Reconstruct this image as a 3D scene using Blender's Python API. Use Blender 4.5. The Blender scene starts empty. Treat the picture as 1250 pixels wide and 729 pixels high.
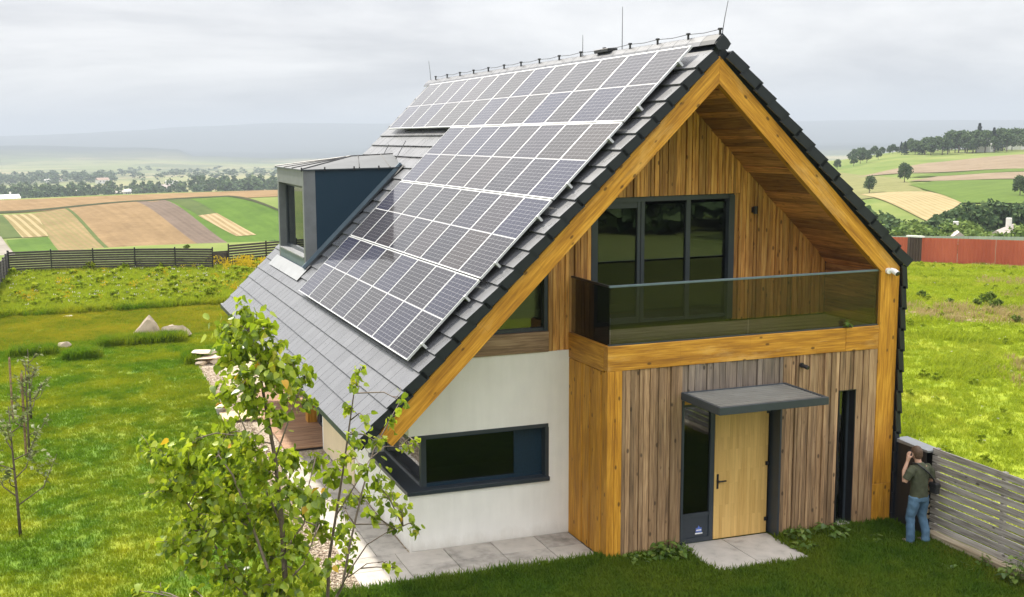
import bpy, bmesh, math, random
import numpy as np
from mathutils import Vector, Matrix, noise as mnoise
random.seed(7); np.random.seed(7)
S = bpy.context.scene
COL = S.collection
R_ = math.radians

# ------------------------------------------------------------------ camera
CAM = Vector((-8.5077, -16.1624, 7.345))
YAW, PIT, ROLL, FPX = 0.2873, -0.1348, -0.0180, 1335.64
SX, SY, IW, IH = -146.55, -20.48, 1250.0, 729.0
Fv = Vector((math.sin(YAW)*math.cos(PIT), math.cos(YAW)*math.cos(PIT), math.sin(PIT)))
Rv = Fv.cross(Vector((0, 0, 1))).normalized(); Uv = Rv.cross(Fv)
Rr = Rv*math.cos(ROLL)+Uv*math.sin(ROLL); Ur = -Rv*math.sin(ROLL)+Uv*math.cos(ROLL)
cd = bpy.data.cameras.new('camera'); cam = bpy.data.objects.new('camera', cd); COL.objects.link(cam)
M3 = Matrix((Rr, Ur, -Fv)).transposed()
cam.matrix_world = Matrix.Translation(CAM) @ M3.to_4x4()
cd.sensor_width = 36.0; cd.lens = FPX/IW*36.0
cd.shift_x = -SX/IW; cd.shift_y = SY/IW
cd.clip_start = 0.1; cd.clip_end = 60000
S.camera = cam

# ------------------------------------------------------------------ world: overcast sky over a Nishita base
SUN_DIR = Vector((-0.28, 0.88, 1.0)).normalized()
W = bpy.data.worlds.new('World'); S.world = W; W.use_nodes = True
nt = W.node_tree; nt.nodes.clear(); N = nt.nodes.new; L = nt.links.new
out = N('ShaderNodeOutputWorld'); sky = N('ShaderNodeTexSky'); sky.sky_type = 'NISHITA'; sky.sun_disc = False
sky.sun_elevation = math.asin(SUN_DIR.z); sky.sun_rotation = math.atan2(SUN_DIR.x, SUN_DIR.y)
sky.air_density = 1.0; sky.dust_density = 2.0
bg1 = N('ShaderNodeBackground'); bg1.inputs[1].default_value = 0.10; L(sky.outputs[0], bg1.inputs[0])
tc = N('ShaderNodeTexCoord'); sep = N('ShaderNodeSeparateXYZ'); L(tc.outputs['Generated'], sep.inputs[0])
def wm(op, a, b=None, clamp=False):
    m = N('ShaderNodeMath'); m.operation = op; m.use_clamp = clamp
    for i, v in enumerate((a, b)):
        if v is None: continue
        if isinstance(v, (int, float)): m.inputs[i].default_value = v
        else: L(v, m.inputs[i])
    return m.outputs[0]
zc = wm('MAXIMUM', sep.outputs[2], 0.0)
grad = wm('ADD', wm('MULTIPLY', zc, 3.0), 1.0)            # overcast: dimmest at the horizon, brightest overhead
zz = wm('ADD', zc, 0.16)
cmb = N('ShaderNodeCombineXYZ'); L(wm('DIVIDE', sep.outputs[0], zz), cmb.inputs[0]); L(wm('DIVIDE', sep.outputs[1], zz), cmb.inputs[1])
n1 = N('ShaderNodeTexNoise'); n1.inputs['Scale'].default_value = 0.62; n1.inputs['Detail'].default_value = 9; n1.inputs['Roughness'].default_value = 0.55
n1.inputs['Distortion'].default_value = 0.4
L(cmb.outputs[0], n1.inputs['Vector'])
rmp = N('ShaderNodeValToRGB'); L(n1.outputs[0], rmp.inputs[0])
rmp.color_ramp.elements[0].position = 0.40; rmp.color_ramp.elements[0].color = (0.51, 0.515, 0.535, 1)
rmp.color_ramp.elements[1].position = 0.60; rmp.color_ramp.elements[1].color = (0.79, 0.785, 0.78, 1)
vm = N('ShaderNodeVectorMath'); vm.operation = 'SCALE'; L(rmp.outputs[0], vm.inputs[0]); L(wm('MULTIPLY', grad, 0.79), vm.inputs['Scale'])
bg2 = N('ShaderNodeBackground'); L(vm.outputs[0], bg2.inputs[0]); bg2.inputs[1].default_value = 1.0
mx = N('ShaderNodeMixShader'); mx.inputs[0].default_value = 0.96
L(bg1.outputs[0], mx.inputs[1]); L(bg2.outputs[0], mx.inputs[2]); L(mx.outputs[0], out.inputs[0])

# ------------------------------------------------------------------ sun
sl = bpy.data.lights.new('sun', 'SUN'); sl.energy = 5.0; sl.angle = R_(3.0); sl.color = (1.0, 0.93, 0.81)
so = bpy.data.objects.new('sun', sl); COL.objects.link(so)
so.rotation_euler = SUN_DIR.to_track_quat('Z', 'Y').to_euler(); so.location = (0, 0, 40)

S.view_settings.view_transform = 'Standard'; S.view_settings.look = 'None'
S.view_settings.exposure = 0.55; S.view_settings.gamma = 1.0; S.view_settings.use_curve_mapping = False
S.cycles.max_bounces = 8; S.cycles.transparent_max_bounces = 16; S.cycles.volume_bounces = 0
S.cycles.use_denoising = True

# ================================================================== helpers
def px_ray(x, y):
    return (Fv + Rr*((x-IW/2-SX)/FPX) - Ur*((y-IH/2-SY)/FPX))
def px_on_z(x, y, z=0.0):
    d = px_ray(x, y); return CAM + d*((z-CAM.z)/d.z)
def px_on_y(x, y, Y):
    d = px_ray(x, y); return CAM + d*((Y-CAM.y)/d.y)
def px_depth(x, y, dep):
    return CAM + px_ray(x, y)*dep
def depth_of(p): return (Vector(p)-CAM).dot(Fv)

def tag(o, label=None, cat=None, group=None, kind=None):
    if label: o['label'] = label
    if cat: o['category'] = cat
    if group: o['group'] = group
    if kind: o['kind'] = kind
    return o
def empty(name, loc=(0, 0, 0), parent=None, **k):
    o = bpy.data.objects.new(name, None); o.empty_display_size = 0.2
    COL.objects.link(o); o.location = loc
    if parent: o.parent = parent
    return tag(o, **k)
def link(name, me, parent=None, loc=None, rot=None, **k):
    o = bpy.data.objects.new(name, me); COL.objects.link(o)
    if parent is not None: o.parent = parent
    if loc is not None: o.location = loc
    if rot is not None: o.rotation_euler = rot
    return tag(o, **k)
def mesh(name, v, f, m=None, smooth=False):
    me = bpy.data.meshes.new(name); me.from_pydata([tuple(p) for p in v], [], f); me.update()
    if m: me.materials.append(m)
    if smooth:
        me.polygons.foreach_set('use_smooth', [True]*len(me.polygons))
    return me
def npmesh(name, V, Q, m=None, smooth=False):
    """fast mesh from numpy: V (n,3), Q (m,k) faces"""
    me = bpy.data.meshes.new(name); V = np.asarray(V, np.float32); Q = np.asarray(Q, np.int32)
    me.vertices.add(len(V)); me.vertices.foreach_set('co', V.ravel())
    k = Q.shape[1]; me.loops.add(Q.size); me.loops.foreach_set('vertex_index', Q.ravel())
    me.polygons.add(len(Q)); me.polygons.foreach_set('loop_start', np.arange(0, Q.size, k, dtype=np.int32))
    me.polygons.foreach_set('loop_total', np.full(len(Q), k, np.int32))
    if smooth: me.polygons.foreach_set('use_smooth', np.ones(len(Q), bool))
    me.update(calc_edges=True)
    if m: me.materials.append(m)
    return me
def fix(me):
    b = bmesh.new(); b.from_mesh(me); bmesh.ops.recalc_face_normals(b, faces=b.faces); b.to_mesh(me); b.free(); return me
class MB:
    def __init__(s): s.v = []; s.f = []
    def box(s, x0, x1, y0, y1, z0, z1):
        n = len(s.v)
        s.v += [(x, y, z) for z in (z0, z1) for y in (y0, y1) for x in (x0, x1)]
        s.f += [tuple(n+i for i in q) for q in ((0, 2, 3, 1), (4, 5, 7, 6), (0, 1, 5, 4), (2, 6, 7, 3), (0, 4, 6, 2), (1, 3, 7, 5))]
        return s
    def prism(s, poly, a, b, axis='y'):
        """extrude a 2-D polygon (x,z) along y, (y,z) along x or (x,y) along z"""
        n = len(s.v); k = len(poly)
        for t in (a, b):
            for p in poly:
                s.v.append({'y': (p[0], t, p[1]), 'x': (t, p[0], p[1]), 'z': (p[0], p[1], t)}[axis])
        s.f.append(tuple(range(n, n+k))); s.f.append(tuple(range(n+2*k-1, n+k-1, -1)))
        for i in range(k):
            j = (i+1) % k; s.f.append((n+i, n+k+i, n+k+j, n+j))
        return s
    def tube(s, pts, rad, seg=6, cap=True):
        n0 = len(s.v); pts = [Vector(p) for p in pts]
        if not hasattr(rad, '__len__'): rad = [rad]*len(pts)
        up = Vector((0.13, 0.31, 1)).normalized()
        for i, p in enumerate(pts):
            t = (pts[min(i+1, len(pts)-1)]-pts[max(i-1, 0)])
            if t.length < 1e-9: t = Vector((0, 0, 1))
            t.normalize(); a = t.cross(up)
            if a.length < 1e-3: a = t.cross(Vector((1, 0, 0)))
            a.normalize(); b = t.cross(a)
            for k in range(seg):
                w = 2*math.pi*k/seg; s.v.append(tuple(p+(a*math.cos(w)+b*math.sin(w))*rad[i]))
        for i in range(len(pts)-1):
            for k in range(seg):
                q = (k+1) % seg; s.f.append((n0+i*seg+k, n0+i*seg+q, n0+(i+1)*seg+q, n0+(i+1)*seg+k))
        if cap:
            s.f.append(tuple(n0+k for k in reversed(range(seg)))); e = n0+(len(pts)-1)*seg; s.f.append(tuple(e+k for k in range(seg)))
        return s
    def quad(s, a, b, c, d):
        n = len(s.v); s.v += [tuple(a), tuple(b), tuple(c), tuple(d)]; s.f.append((n, n+1, n+2, n+3)); return s
    def ball(s, c, r, seg=8, ring=6, sc=(1, 1, 1)):
        n = len(s.v)
        for i in range(ring+1):
            ph = math.pi*i/ring
            for k in range(seg):
                w = 2*math.pi*k/seg
                s.v.append((c[0]+r*sc[0]*math.sin(ph)*math.cos(w), c[1]+r*sc[1]*math.sin(ph)*math.sin(w), c[2]+r*sc[2]*math.cos(ph)))
        for i in range(ring):
            for k in range(seg):
                q = (k+1) % seg; s.f.append((n+i*seg+k, n+(i+1)*seg+k, n+(i+1)*seg+q, n+i*seg+q))
        return s
    def build(s, name, m=None, parent=None, smooth=False, bevel=0.0, recalc=True, **k):
        me = mesh(name, s.v, s.f, m, smooth)
        if recalc or bevel:
            b = bmesh.new(); b.from_mesh(me)
            if smooth: bmesh.ops.remove_doubles(b, verts=b.verts, dist=1e-5)
            bmesh.ops.recalc_face_normals(b, faces=b.faces)
            if bevel: bmesh.ops.bevel(b, geom=list(b.edges), offset=bevel, segments=1, affect='EDGES', clamp_overlap=True)
            b.to_mesh(me); b.free()
        return link(name, me, parent, **k)
def box(name, x0, x1, y0, y1, z0, z1, m, parent=None, bevel=0.0, **k):
    return MB().box(x0, x1, y0, y1, z0, z1).build(name, m, parent, bevel=bevel, recalc=False or bevel > 0, **k)

# ------------------------------------------------------------------ materials
def new_mat(name):
    m = bpy.data.materials.new(name); m.use_nodes = True; t = m.node_tree
    return m, t, t.nodes['Principled BSDF'], t.nodes.new, t.links.new
def noise_node(t, scale, detail=4, rough=0.55, vec=None, mscale=None, mrot=None, dist=0.0):
    n = t.nodes.new('ShaderNodeTexNoise'); n.inputs['Scale'].default_value = scale; n.inputs['Detail'].default_value = detail
    n.inputs['Roughness'].default_value = rough; n.inputs['Distortion'].default_value = dist
    if vec is not None:
        if mscale or mrot:
            mp = t.nodes.new('ShaderNodeMapping')
            if mscale: mp.inputs['Scale'].default_value = mscale
            if mrot: mp.inputs['Rotation'].default_value = mrot
            t.links.new(vec, mp.inputs[0]); vec = mp.outputs[0]
        t.links.new(vec, n.inputs['Vector'])
    return n
def ramp(t, fac, stops):
    r = t.nodes.new('ShaderNodeValToRGB'); el = r.color_ramp.elements
    while len(el) < len(stops): el.new(0.5)
    for e, (p, c) in zip(el, stops): e.position = p; e.color = (*c, 1)
    t.links.new(fac, r.inputs[0]); return r.outputs[0]
def mixc(t, fac, a, b, mode='MIX'):
    m = t.nodes.new('ShaderNodeMix'); m.data_type = 'RGBA'; m.blend_type = mode
    for s, v in ((m.inputs[0], fac), (m.inputs[6], a), (m.inputs[7], b)):
        if isinstance(v, (int, float)): s.default_value = v
        elif isinstance(v, tuple): s.default_value = (*v, 1)
        else: t.links.new(v, s)
    return m.outputs[2]
def mth(t, op, a, b=None, clamp=False):
    m = t.nodes.new('ShaderNodeMath'); m.operation = op; m.use_clamp = clamp
    for i, v in enumerate((a, b)):
        if v is None: continue
        if isinstance(v, (int, float)): m.inputs[i].default_value = v
        else: t.links.new(v, m.inputs[i])
    return m.outputs[0]
def bump(t, b, h, strength=0.3, dist=0.01):
    n = t.nodes.new('ShaderNodeBump'); n.inputs['Strength'].default_value = strength; n.inputs['Distance'].default_value = dist
    t.links.new(h, n.inputs['Height']); t.links.new(n.outputs[0], b.inputs['Normal'])
def pos(t): return t.nodes.new('ShaderNodeNewGeometry').outputs['Position']
def objc(t): return t.nodes.new('ShaderNodeTexCoord').outputs['Object']
def rnd(t): return t.nodes.new('ShaderNodeObjectInfo').outputs['Random']
def plain(name, c, rough=0.6, metal=0.0, var=0.12, scale=6.0, bmp=0.0, spec=0.5):
    m, t, b, N, L = new_mat(name)
    n = noise_node(t, scale, 5, 0.6, pos(t))
    d = tuple(max(0, x*(1-var)) for x in c); e = tuple(min(1, x*(1+var)) for x in c)
    L(ramp(t, n.outputs[0], [(0.3, d), (0.7, e)]), b.inputs['Base Color'])
    b.inputs['Roughness'].default_value = rough; b.inputs['Metallic'].default_value = metal; b.inputs['Specular IOR Level'].default_value = spec
    if bmp: bump(t, b, noise_node(t, scale*12, 4, 0.6, pos(t)).outputs[0], bmp, 0.01)
    return m
def wood(name, dark, mid, light, axis='z', ang=0.0, knots=0.8, grey=None, greyamt=0.0, rough=0.65, rvar=0.35, lam=0.0):
    """long grain along an axis; colour differs from board to board"""
    m, t, b, N, L = new_mat(name)
    p = pos(t)
    oi = rnd(t); off = N('ShaderNodeVectorMath'); off.operation = 'ADD'; L(p, off.inputs[0])
    cb = N('ShaderNodeCombineXYZ'); 
    for i in range(3): L(mth(t, 'MULTIPLY', oi, 17.0+5*i), cb.inputs[i])
    rot = N('ShaderNodeMapping'); rot.inputs['Rotation'].default_value = (0, ang, 0); L(p, rot.inputs[0])
    L(rot.outputs[0], off.inputs[0]); L(cb.outputs[0], off.inputs[1])
    sc = {'z': (1, 1, 0.05), 'x': (0.05, 1, 1), 'y': (1, 0.05, 1)}[axis]
    g1 = noise_node(t, 38, 4, 0.6, off.outputs[0], sc, dist=0.3)
    g2 = noise_node(t, 9, 3, 0.5, off.outputs[0], tuple(max(s, .12) for s in sc))
    f = mth(t, 'ADD', mth(t, 'MULTIPLY', g1.outputs[0], 0.6), mth(t, 'MULTIPLY', g2.outputs[0], 0.4))
    col = ramp(t, f, [(0.36, dark), (0.5, mid), (0.64, light)])
    if rvar:
        v = mth(t, 'ADD', mth(t, 'MULTIPLY', oi, rvar), 1-rvar*0.6)
        cc = N('ShaderNodeCombineXYZ')
        for i in range(3): L(v, cc.inputs[i])
        col = mixc(t, 1.0, col, cc.outputs[0], 'MULTIPLY')
    if grey:
        ga = noise_node(t, 1.3, 4, 0.6, off.outputs[0], tuple(max(s, .25) for s in sc))
        fac = mth(t, 'MULTIPLY', mth(t, 'ADD', mth(t, 'MULTIPLY', ga.outputs[0], 1.2), mth(t, 'MULTIPLY', oi, 0.5)), greyamt, True)
        gcol = ramp(t, f, [(0.3, tuple(x*0.55 for x in grey)), (0.7, grey)])
        col = mixc(t, fac, col, gcol)
    if lam:
        ls = N('ShaderNodeSeparateXYZ'); L(rot.outputs[0], ls.inputs[0]); lf = mth(t, 'FRACT', mth(t, 'DIVIDE', ls.outputs[2], lam))
        col = mixc(t, mth(t, 'MULTIPLY', mth(t, 'LESS_THAN', lf, 0.035), 0.45), col, dark)
        wn = noise_node(t, 2.6, 6, 0.7, off.outputs[0], tuple(max(q, .3) for q in sc))
        col = mixc(t, mth(t, 'MULTIPLY', ramp(t, wn.outputs[0], [(0.52, (0, 0, 0)), (0.72, (1, 1, 1))]), 0.5), col, (0.74, 0.47, 0.17))
        jn = mth(t, 'LESS_THAN', mth(t, 'FRACT', mth(t, 'DIVIDE', ls.outputs[0], 1.37)), 0.004)
        col = mixc(t, mth(t, 'MULTIPLY', jn, 0.5), col, dark)
    if knots:
        vo = N('ShaderNodeTexVoronoi'); vo.inputs['Scale'].default_value = 5.5
        mp = N('ShaderNodeMapping'); mp.inputs['Scale'].default_value = tuple(1.0 if s == 1 else 0.55 for s in sc)
        L(off.outputs[0], mp.inputs[0]); L(mp.outputs[0], vo.inputs['Vector'])
        k = ramp(t, vo.outputs['Distance'], [(0.09, (1, 1, 1)), (0.155, (0, 0, 0))])
        col = mixc(t, mth(t, 'MULTIPLY', k, knots), col, tuple(x*0.25 for x in dark))
    L(col, b.inputs['Base Color']); b.inputs['Roughness'].default_value = rough
    bump(t, b, g1.outputs[0], 0.25, 0.006)
    return m
RAFT = 0.7735  # roof pitch (44.3 degrees)
OD, OM, OL = (0.30, 0.122, 0.008), (0.50, 0.222, 0.013), (0.68, 0.345, 0.035)
M_beam_x = wood('orange_timber_x', OD, OM, OL, 'x', rvar=0.15, lam=0.105)
M_beam_y = wood('orange_timber_y', OD, OM, OL, 'y', rvar=0.15)
M_beam_z = wood('orange_timber_z', OD, OM, OL, 'z', rvar=0.22)
M_raft_l = wood('orange_timber_rafter_left', OD, OM, OL, 'x', ang=RAFT, rvar=0.1, lam=0.083)
M_raft_r = wood('orange_timber_rafter_right', OD, OM, OL, 'x', ang=-RAFT, rvar=0.1, lam=0.083)
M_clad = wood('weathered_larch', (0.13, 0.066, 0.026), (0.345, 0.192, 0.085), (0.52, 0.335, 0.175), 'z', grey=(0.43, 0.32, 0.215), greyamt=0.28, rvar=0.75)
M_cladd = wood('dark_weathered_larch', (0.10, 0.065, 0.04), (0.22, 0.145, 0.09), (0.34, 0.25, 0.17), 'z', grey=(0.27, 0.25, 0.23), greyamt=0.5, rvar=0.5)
M_gable = wood('amber_larch', (0.29, 0.118, 0.022), (0.55, 0.262, 0.060), (0.70, 0.40, 0.115), 'z', rvar=0.65)
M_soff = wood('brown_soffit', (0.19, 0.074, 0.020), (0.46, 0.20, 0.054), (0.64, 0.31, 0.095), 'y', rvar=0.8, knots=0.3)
M_deck = wood('terrace_deck', (0.20, 0.10, 0.05), (0.36, 0.20, 0.11), (0.46, 0.28, 0.17), 'x', rvar=0.3, knots=0.2)
M_bdeck = wood('balcony_deck', (0.16, 0.13, 0.10), (0.28, 0.24, 0.20), (0.38, 0.34, 0.29), 'x', rvar=0.3, knots=0.2)
M_sillw = wood('old_timber', (0.12, 0.075, 0.04), (0.25, 0.16, 0.09), (0.36, 0.25, 0.15), 'x', knots=0.7)
M_fence = wood('grey_fence_timber', (0.17, 0.15, 0.13), (0.36, 0.33, 0.30), (0.50, 0.47, 0.43), 'y', rvar=0.3, knots=0.8)
M_kerb = wood('kerb_timber', (0.24, 0.18, 0.11), (0.40, 0.33, 0.23), (0.52, 0.45, 0.34), 'y', rvar=0.1, knots=0.2)
M_plank = plain('pale_plank', (0.62, 0.47, 0.28), 0.7)
def door_mat():
    m, t, b, N, L = new_mat('oak_staves')
    br = N('ShaderNodeTexBrick'); p = objc(t); mp = N('ShaderNodeMapping'); mp.inputs['Rotation'].default_value = (R_(90), 0, R_(90))
    sp = N('ShaderNodeSeparateXYZ'); L(p, sp.inputs[0]); cb = N('ShaderNodeCombineXYZ'); L(sp.outputs[2], cb.inputs[0]); L(sp.outputs[0], cb.inputs[1])
    L(cb.outputs[0], br.inputs['Vector'])
    br.inputs['Scale'].default_value = 1.0; br.inputs['Brick Width'].default_value = 0.62; br.inputs['Row Height'].default_value = 0.062
    br.inputs['Mortar Size'].default_value = 0.0012; br.inputs['Color1'].default_value = (0.54, 0.32, 0.085, 1); br.inputs['Color2'].default_value = (0.74, 0.48, 0.155, 1)
    br.inputs['Mortar'].default_value = (0.40, 0.25, 0.09, 1); br.offset = 0.37; br.inputs['Bias'].default_value = 0.0
    g = noise_node(t, 40, 4, 0.6, p, (1, 1, 0.05))
    col = mixc(t, 0.35, br.outputs[0], ramp(t, g.outputs[0], [(0.3, (0.46, 0.28, 0.10)), (0.7, (0.80, 0.54, 0.20))]))
    L(col, b.inputs['Base Color']); b.inputs['Roughness'].default_value = 0.45
    return m
M_door = door_mat()
def stucco(name, c, s=1.0):
    m, t, b, N, L = new_mat(name)
    n = noise_node(t, 1.6, 5, 0.6, pos(t)); st = noise_node(t, 7, 4, 0.6, pos(t), (1, 1, 0.12))
    f = mth(t, 'ADD', mth(t, 'MULTIPLY', n.outputs[0], 0.6), mth(t, 'MULTIPLY', st.outputs[0], 0.4))
    cc = ramp(t, f, [(0.3, tuple(x*0.88 for x in c)), (0.65, c)])
    sz = N('ShaderNodeSeparateXYZ'); L(pos(t), sz.inputs[0]); sn_ = noise_node(t, 5, 5, 0.7, pos(t), (1, 1, .4))
    dirt = mth(t, 'SUBTRACT', mth(t, 'MULTIPLY', sn_.outputs[0], 0.75), mth(t, 'MULTIPLY', sz.outputs[2], 1.5), True)
    cc = mixc(t, mth(t, 'MULTIPLY', dirt, 0.8, True), cc, (0.42, 0.36, 0.27))
    L(cc, b.inputs['Base Color']); b.inputs['Roughness'].default_value = 0.9
    bump(t, b, noise_node(t, 160, 3, 0.6, pos(t)).outputs[0], 0.35*s, 0.004); return m
M_white = stucco('white_plaster', (0.88, 0.865, 0.825))
M_sunwall = stucco('sunlit_plaster', (0.80, 0.66, 0.44), 0.5)  # warm cream stands for sunlight on the white plaster
M_dark = plain('anthracite_metal', (0.035, 0.045, 0.056), 0.42, 0.0, 0.1, 4)
M_navy = plain('navy_sheet', (0.008, 0.028, 0.050), 0.55, 0.0, 0.2, 40, 0.15, 0.3)
M_droof = plain('dormer_roof_sheet', (0.085, 0.09, 0.095), 0.55, 0.0, 0.12, 3)
M_sill = plain('dark_granite_sill', (0.030, 0.040, 0.052), 0.35, 0.0, 0.5, 120)
M_zinc = plain('grey_zinc', (0.17, 0.18, 0.19), 0.45, 0.3, 0.12, 3)
M_zincl = plain('pale_zinc', (0.25, 0.26, 0.27), 0.45, 0.3, 0.12, 3)
M_steel = plain('slate_blue_flashing', (0.14, 0.19, 0.24), 0.40, 0.4, 0.12, 5)
M_alu = plain('aluminium', (0.62, 0.63, 0.64), 0.38, 0.5, 0.05, 5)
M_black = plain('black_metal', (0.014, 0.014, 0.016), 0.45, 0, 0.2, 10)
M_wire = plain('wire', (0.10, 0.10, 0.11), 0.4, 0.6, 0.1, 10)
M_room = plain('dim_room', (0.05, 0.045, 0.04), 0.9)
M_whitep = plain('white_plastic', (0.82, 0.82, 0.82), 0.35, 0, 0.04)
M_rubber = plain('black_plastic', (0.02, 0.02, 0.022), 0.55)
def glass(name, ior=1.55, tint=(0.5, 0.55, 0.55), rough=0.0):
    m, t, b, N, L = new_mat(name); t.nodes.remove(b)
    o = t.nodes['Material Output']; fr = N('ShaderNodeFresnel'); fr.inputs[0].default_value = ior
    tr = N('ShaderNodeBsdfTransparent'); tr.inputs[0].default_value = (*tint, 1)
    gl = N('ShaderNodeBsdfGlossy'); gl.inputs['Roughness'].default_value = rough; gl.inputs[0].default_value = (0.92, 0.96, 1.0, 1)
    mx = N('ShaderNodeMixShader'); L(fr.outputs[0], mx.inputs[0]); L(tr.outputs[0], mx.inputs[1]); L(gl.outputs[0], mx.inputs[2]); L(mx.outputs[0], o.inputs[0])
    return m
M_win = glass('window_glass', 1.75, (0.35, 0.38, 0.40), 0.01)
M_rail = glass('balustrade_glass', 1.36, (0.64, 0.62, 0.57), 0.0)
def tile_mat(name, c, rough=0.34, spec=0.8):
    m, t, b, N, L = new_mat(name)
    n = noise_node(t, 2.2, 5, 0.65, pos(t)); o = rnd(t)
    st = noise_node(t, 30, 3, 0.6, pos(t), (1, 3, 1))
    f = mth(t, 'ADD', mth(t, 'MULTIPLY', n.outputs[0], 0.40), mth(t, 'ADD', mth(t, 'MULTIPLY', o, 0.14), mth(t, 'MULTIPLY', st.outputs[0], 0.12)))
    L(ramp(t, f, [(0.25, tuple(x*0.72 for x in c)), (0.75, tuple(x*1.25 for x in c))]), b.inputs['Base Color'])
    L(mth(t, 'ADD', mth(t, 'MULTIPLY', n.outputs[0], 0.12), rough-0.06), b.inputs['Roughness'])
    b.inputs['Specular IOR Level'].default_value = spec
    bump(t, b, noise_node(t, 40, 3, 0.5, pos(t)).outputs[0], 0.05, 0.003)
    return m
M_tile = tile_mat('slate_grey_tile', (0.122, 0.125, 0.137), 0.28, 0.7)
M_tile_dark_shade = tile_mat('dark_shade_tile', (0.017, 0.021, 0.029), 0.45, 0.35)  # darker copy of the tile colour; shade on verge sides and flank painted in
def cell_mat():
    """mono half-cells: local x runs across six cells, local y along ten rows; metallic ribbons between"""
    m, t, b, N, L = new_mat('solar_cells')
    p = objc(t); sp = N('ShaderNodeSeparateXYZ'); L(p, sp.inputs[0]); o = rnd(t)
    def line(v, pitch, w):
        fr = mth(t, 'FRACT', mth(t, 'DIVIDE', v, pitch)); d = mth(t, 'ABSOLUTE', mth(t, 'SUBTRACT', fr, 0.5))
        return mth(t, 'GREATER_THAN', d, 0.5-w)
    lx = line(sp.outputs[0], 0.1685, 0.008); ly = line(sp.outputs[1], 0.0838, 0.015)
    bus = line(mth(t, 'ADD', sp.outputs[0], 0.016), 0.0331, 0.05)
    ln = mth(t, 'MAXIMUM', lx, ly)
    n = noise_node(t, 1.1, 3, 0.5, pos(t))
    base = ramp(t, o, [(0.0, (0.009, 0.009, 0.020)), (0.35, (0.021, 0.018, 0.019)), (0.65, (0.010, 0.013, 0.042)), (1.0, (0.034, 0.026, 0.022))])
    base = mixc(t, mth(t, 'MULTIPLY', n.outputs[0], 0.4), base, (0.018, 0.017, 0.022))
    base = mixc(t, mth(t, 'MULTIPLY', bus, 0.06), base, (0.25, 0.25, 0.26))
    L(mixc(t, ln, base, (0.44, 0.44, 0.45)), b.inputs['Base Color'])
    b.inputs['Roughness'].default_value = 0.35; b.inputs['Specular IOR Level'].default_value = 0.05
    b.inputs['Coat Weight'].default_value = 1.0; b.inputs['Coat Roughness'].default_value = 0.05; b.inputs['Coat IOR'].default_value = 1.20
    return m
M_cell = cell_mat()
M_back = plain('white_backsheet', (0.52, 0.52, 0.54), 0.4, 0, 0.03)
def stone_mat(name, c, scale=5, rough=0.85):
    m, t, b, N, L = new_mat(name)
    n = noise_node(t, scale, 8, 0.65, pos(t)); n2 = noise_node(t, scale*0.25, 3, 0.5, pos(t)); o = rnd(t)
    f = mth(t, 'ADD', mth(t, 'MULTIPLY', n.outputs[0], 0.55), mth(t, 'ADD', mth(t, 'MULTIPLY', n2.outputs[0], 0.3), mth(t, 'MULTIPLY', o, 0.15)))
    L(ramp(t, f, [(0.3, tuple(x*0.45 for x in c)), (0.5, c), (0.7, tuple(min(1, x*1.2) for x in c))]), b.inputs['Base Color'])
    b.inputs['Roughness'].default_value = rough; bump(t, b, n.outputs[0], 0.4, 0.02); return m
M_slab = stone_mat('paving_stone', (0.44, 0.405, 0.365), 4.0)
M_rock = stone_mat('limestone_rock', (0.36, 0.29, 0.215), 3.0)
M_flag = stone_mat('sandstone_step', (0.55, 0.45, 0.34), 3.0)
def grass_mat(name, dark, mid, dry, s1=0.42, blade=False, dryamt=(0.43, 0.64), s2=2.2):
    m, t, b, N, L = new_mat(name); p = pos(t)
    n = noise_node(t, s1, 4, 0.55, p, (1, 1, 0)); n2 = noise_node(t, s2, 5, 0.65, p, (1, 1, 0)); n3 = noise_node(t, 26, 3, 0.6, p)
    c = ramp(t, n2.outputs[0], [(0.32, dark), (0.62, mid)])
    f = mth(t, 'ADD', mth(t, 'MULTIPLY', n.outputs[0], 0.75), mth(t, 'MULTIPLY', n2.outputs[0], 0.25))
    c = mixc(t, ramp(t, f, [(dryamt[0], (0, 0, 0)), (dryamt[1], (1, 1, 1))]), c, dry)
    c = mixc(t, 0.35, c, ramp(t, n3.outputs[0], [(0.3, tuple(x*0.55 for x in dark)), (0.7, tuple(x*1.3 for x in mid))]))
    L(c, b.inputs['Base Color']); b.inputs['Roughness'].default_value = 0.75; b.inputs['Specular IOR Level'].default_value = 0.15
    if blade:
        tr = N('ShaderNodeBsdfTranslucent'); L(c, tr.inputs[0]); mx = N('ShaderNodeMixShader'); mx.inputs[0].default_value = 0.45
        L(b.outputs[0], mx.inputs[1]); L(tr.outputs[0], mx.inputs[2]); L(mx.outputs[0], t.nodes['Material Output'].inputs[0])
    else: bump(t, b, n3.outputs[0], 0.6, 0.05)
    return m
G_lawn = ((0.055, 0.122, 0.005), (0.115, 0.205, 0.007), (0.31, 0.30, 0.011))
M_lawn = grass_mat('lawn_soil', *G_lawn); M_lawnb = grass_mat('lawn_blade', *[tuple(x*1.15 for x in c) for c in G_lawn], blade=True)
G_mead = ((0.155, 0.225, 0.010), (0.275, 0.325, 0.016), (0.40, 0.35, 0.055))
M_mead = grass_mat('meadow_soil', *G_mead, s1=0.18, dryamt=(0.5, 0.8)); M_meadb = grass_mat('meadow_blade', *[tuple(x*1.15 for x in c) for c in G_mead], s1=0.18, blade=True, dryamt=(0.5, 0.8))
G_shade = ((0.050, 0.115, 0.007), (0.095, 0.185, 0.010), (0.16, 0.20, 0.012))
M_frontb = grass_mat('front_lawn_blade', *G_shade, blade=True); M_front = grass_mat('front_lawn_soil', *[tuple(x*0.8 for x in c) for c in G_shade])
M_gold = plain('goldenrod_flower', (0.62, 0.46, 0.01), 0.8, 0, 0.2, 20)
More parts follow.
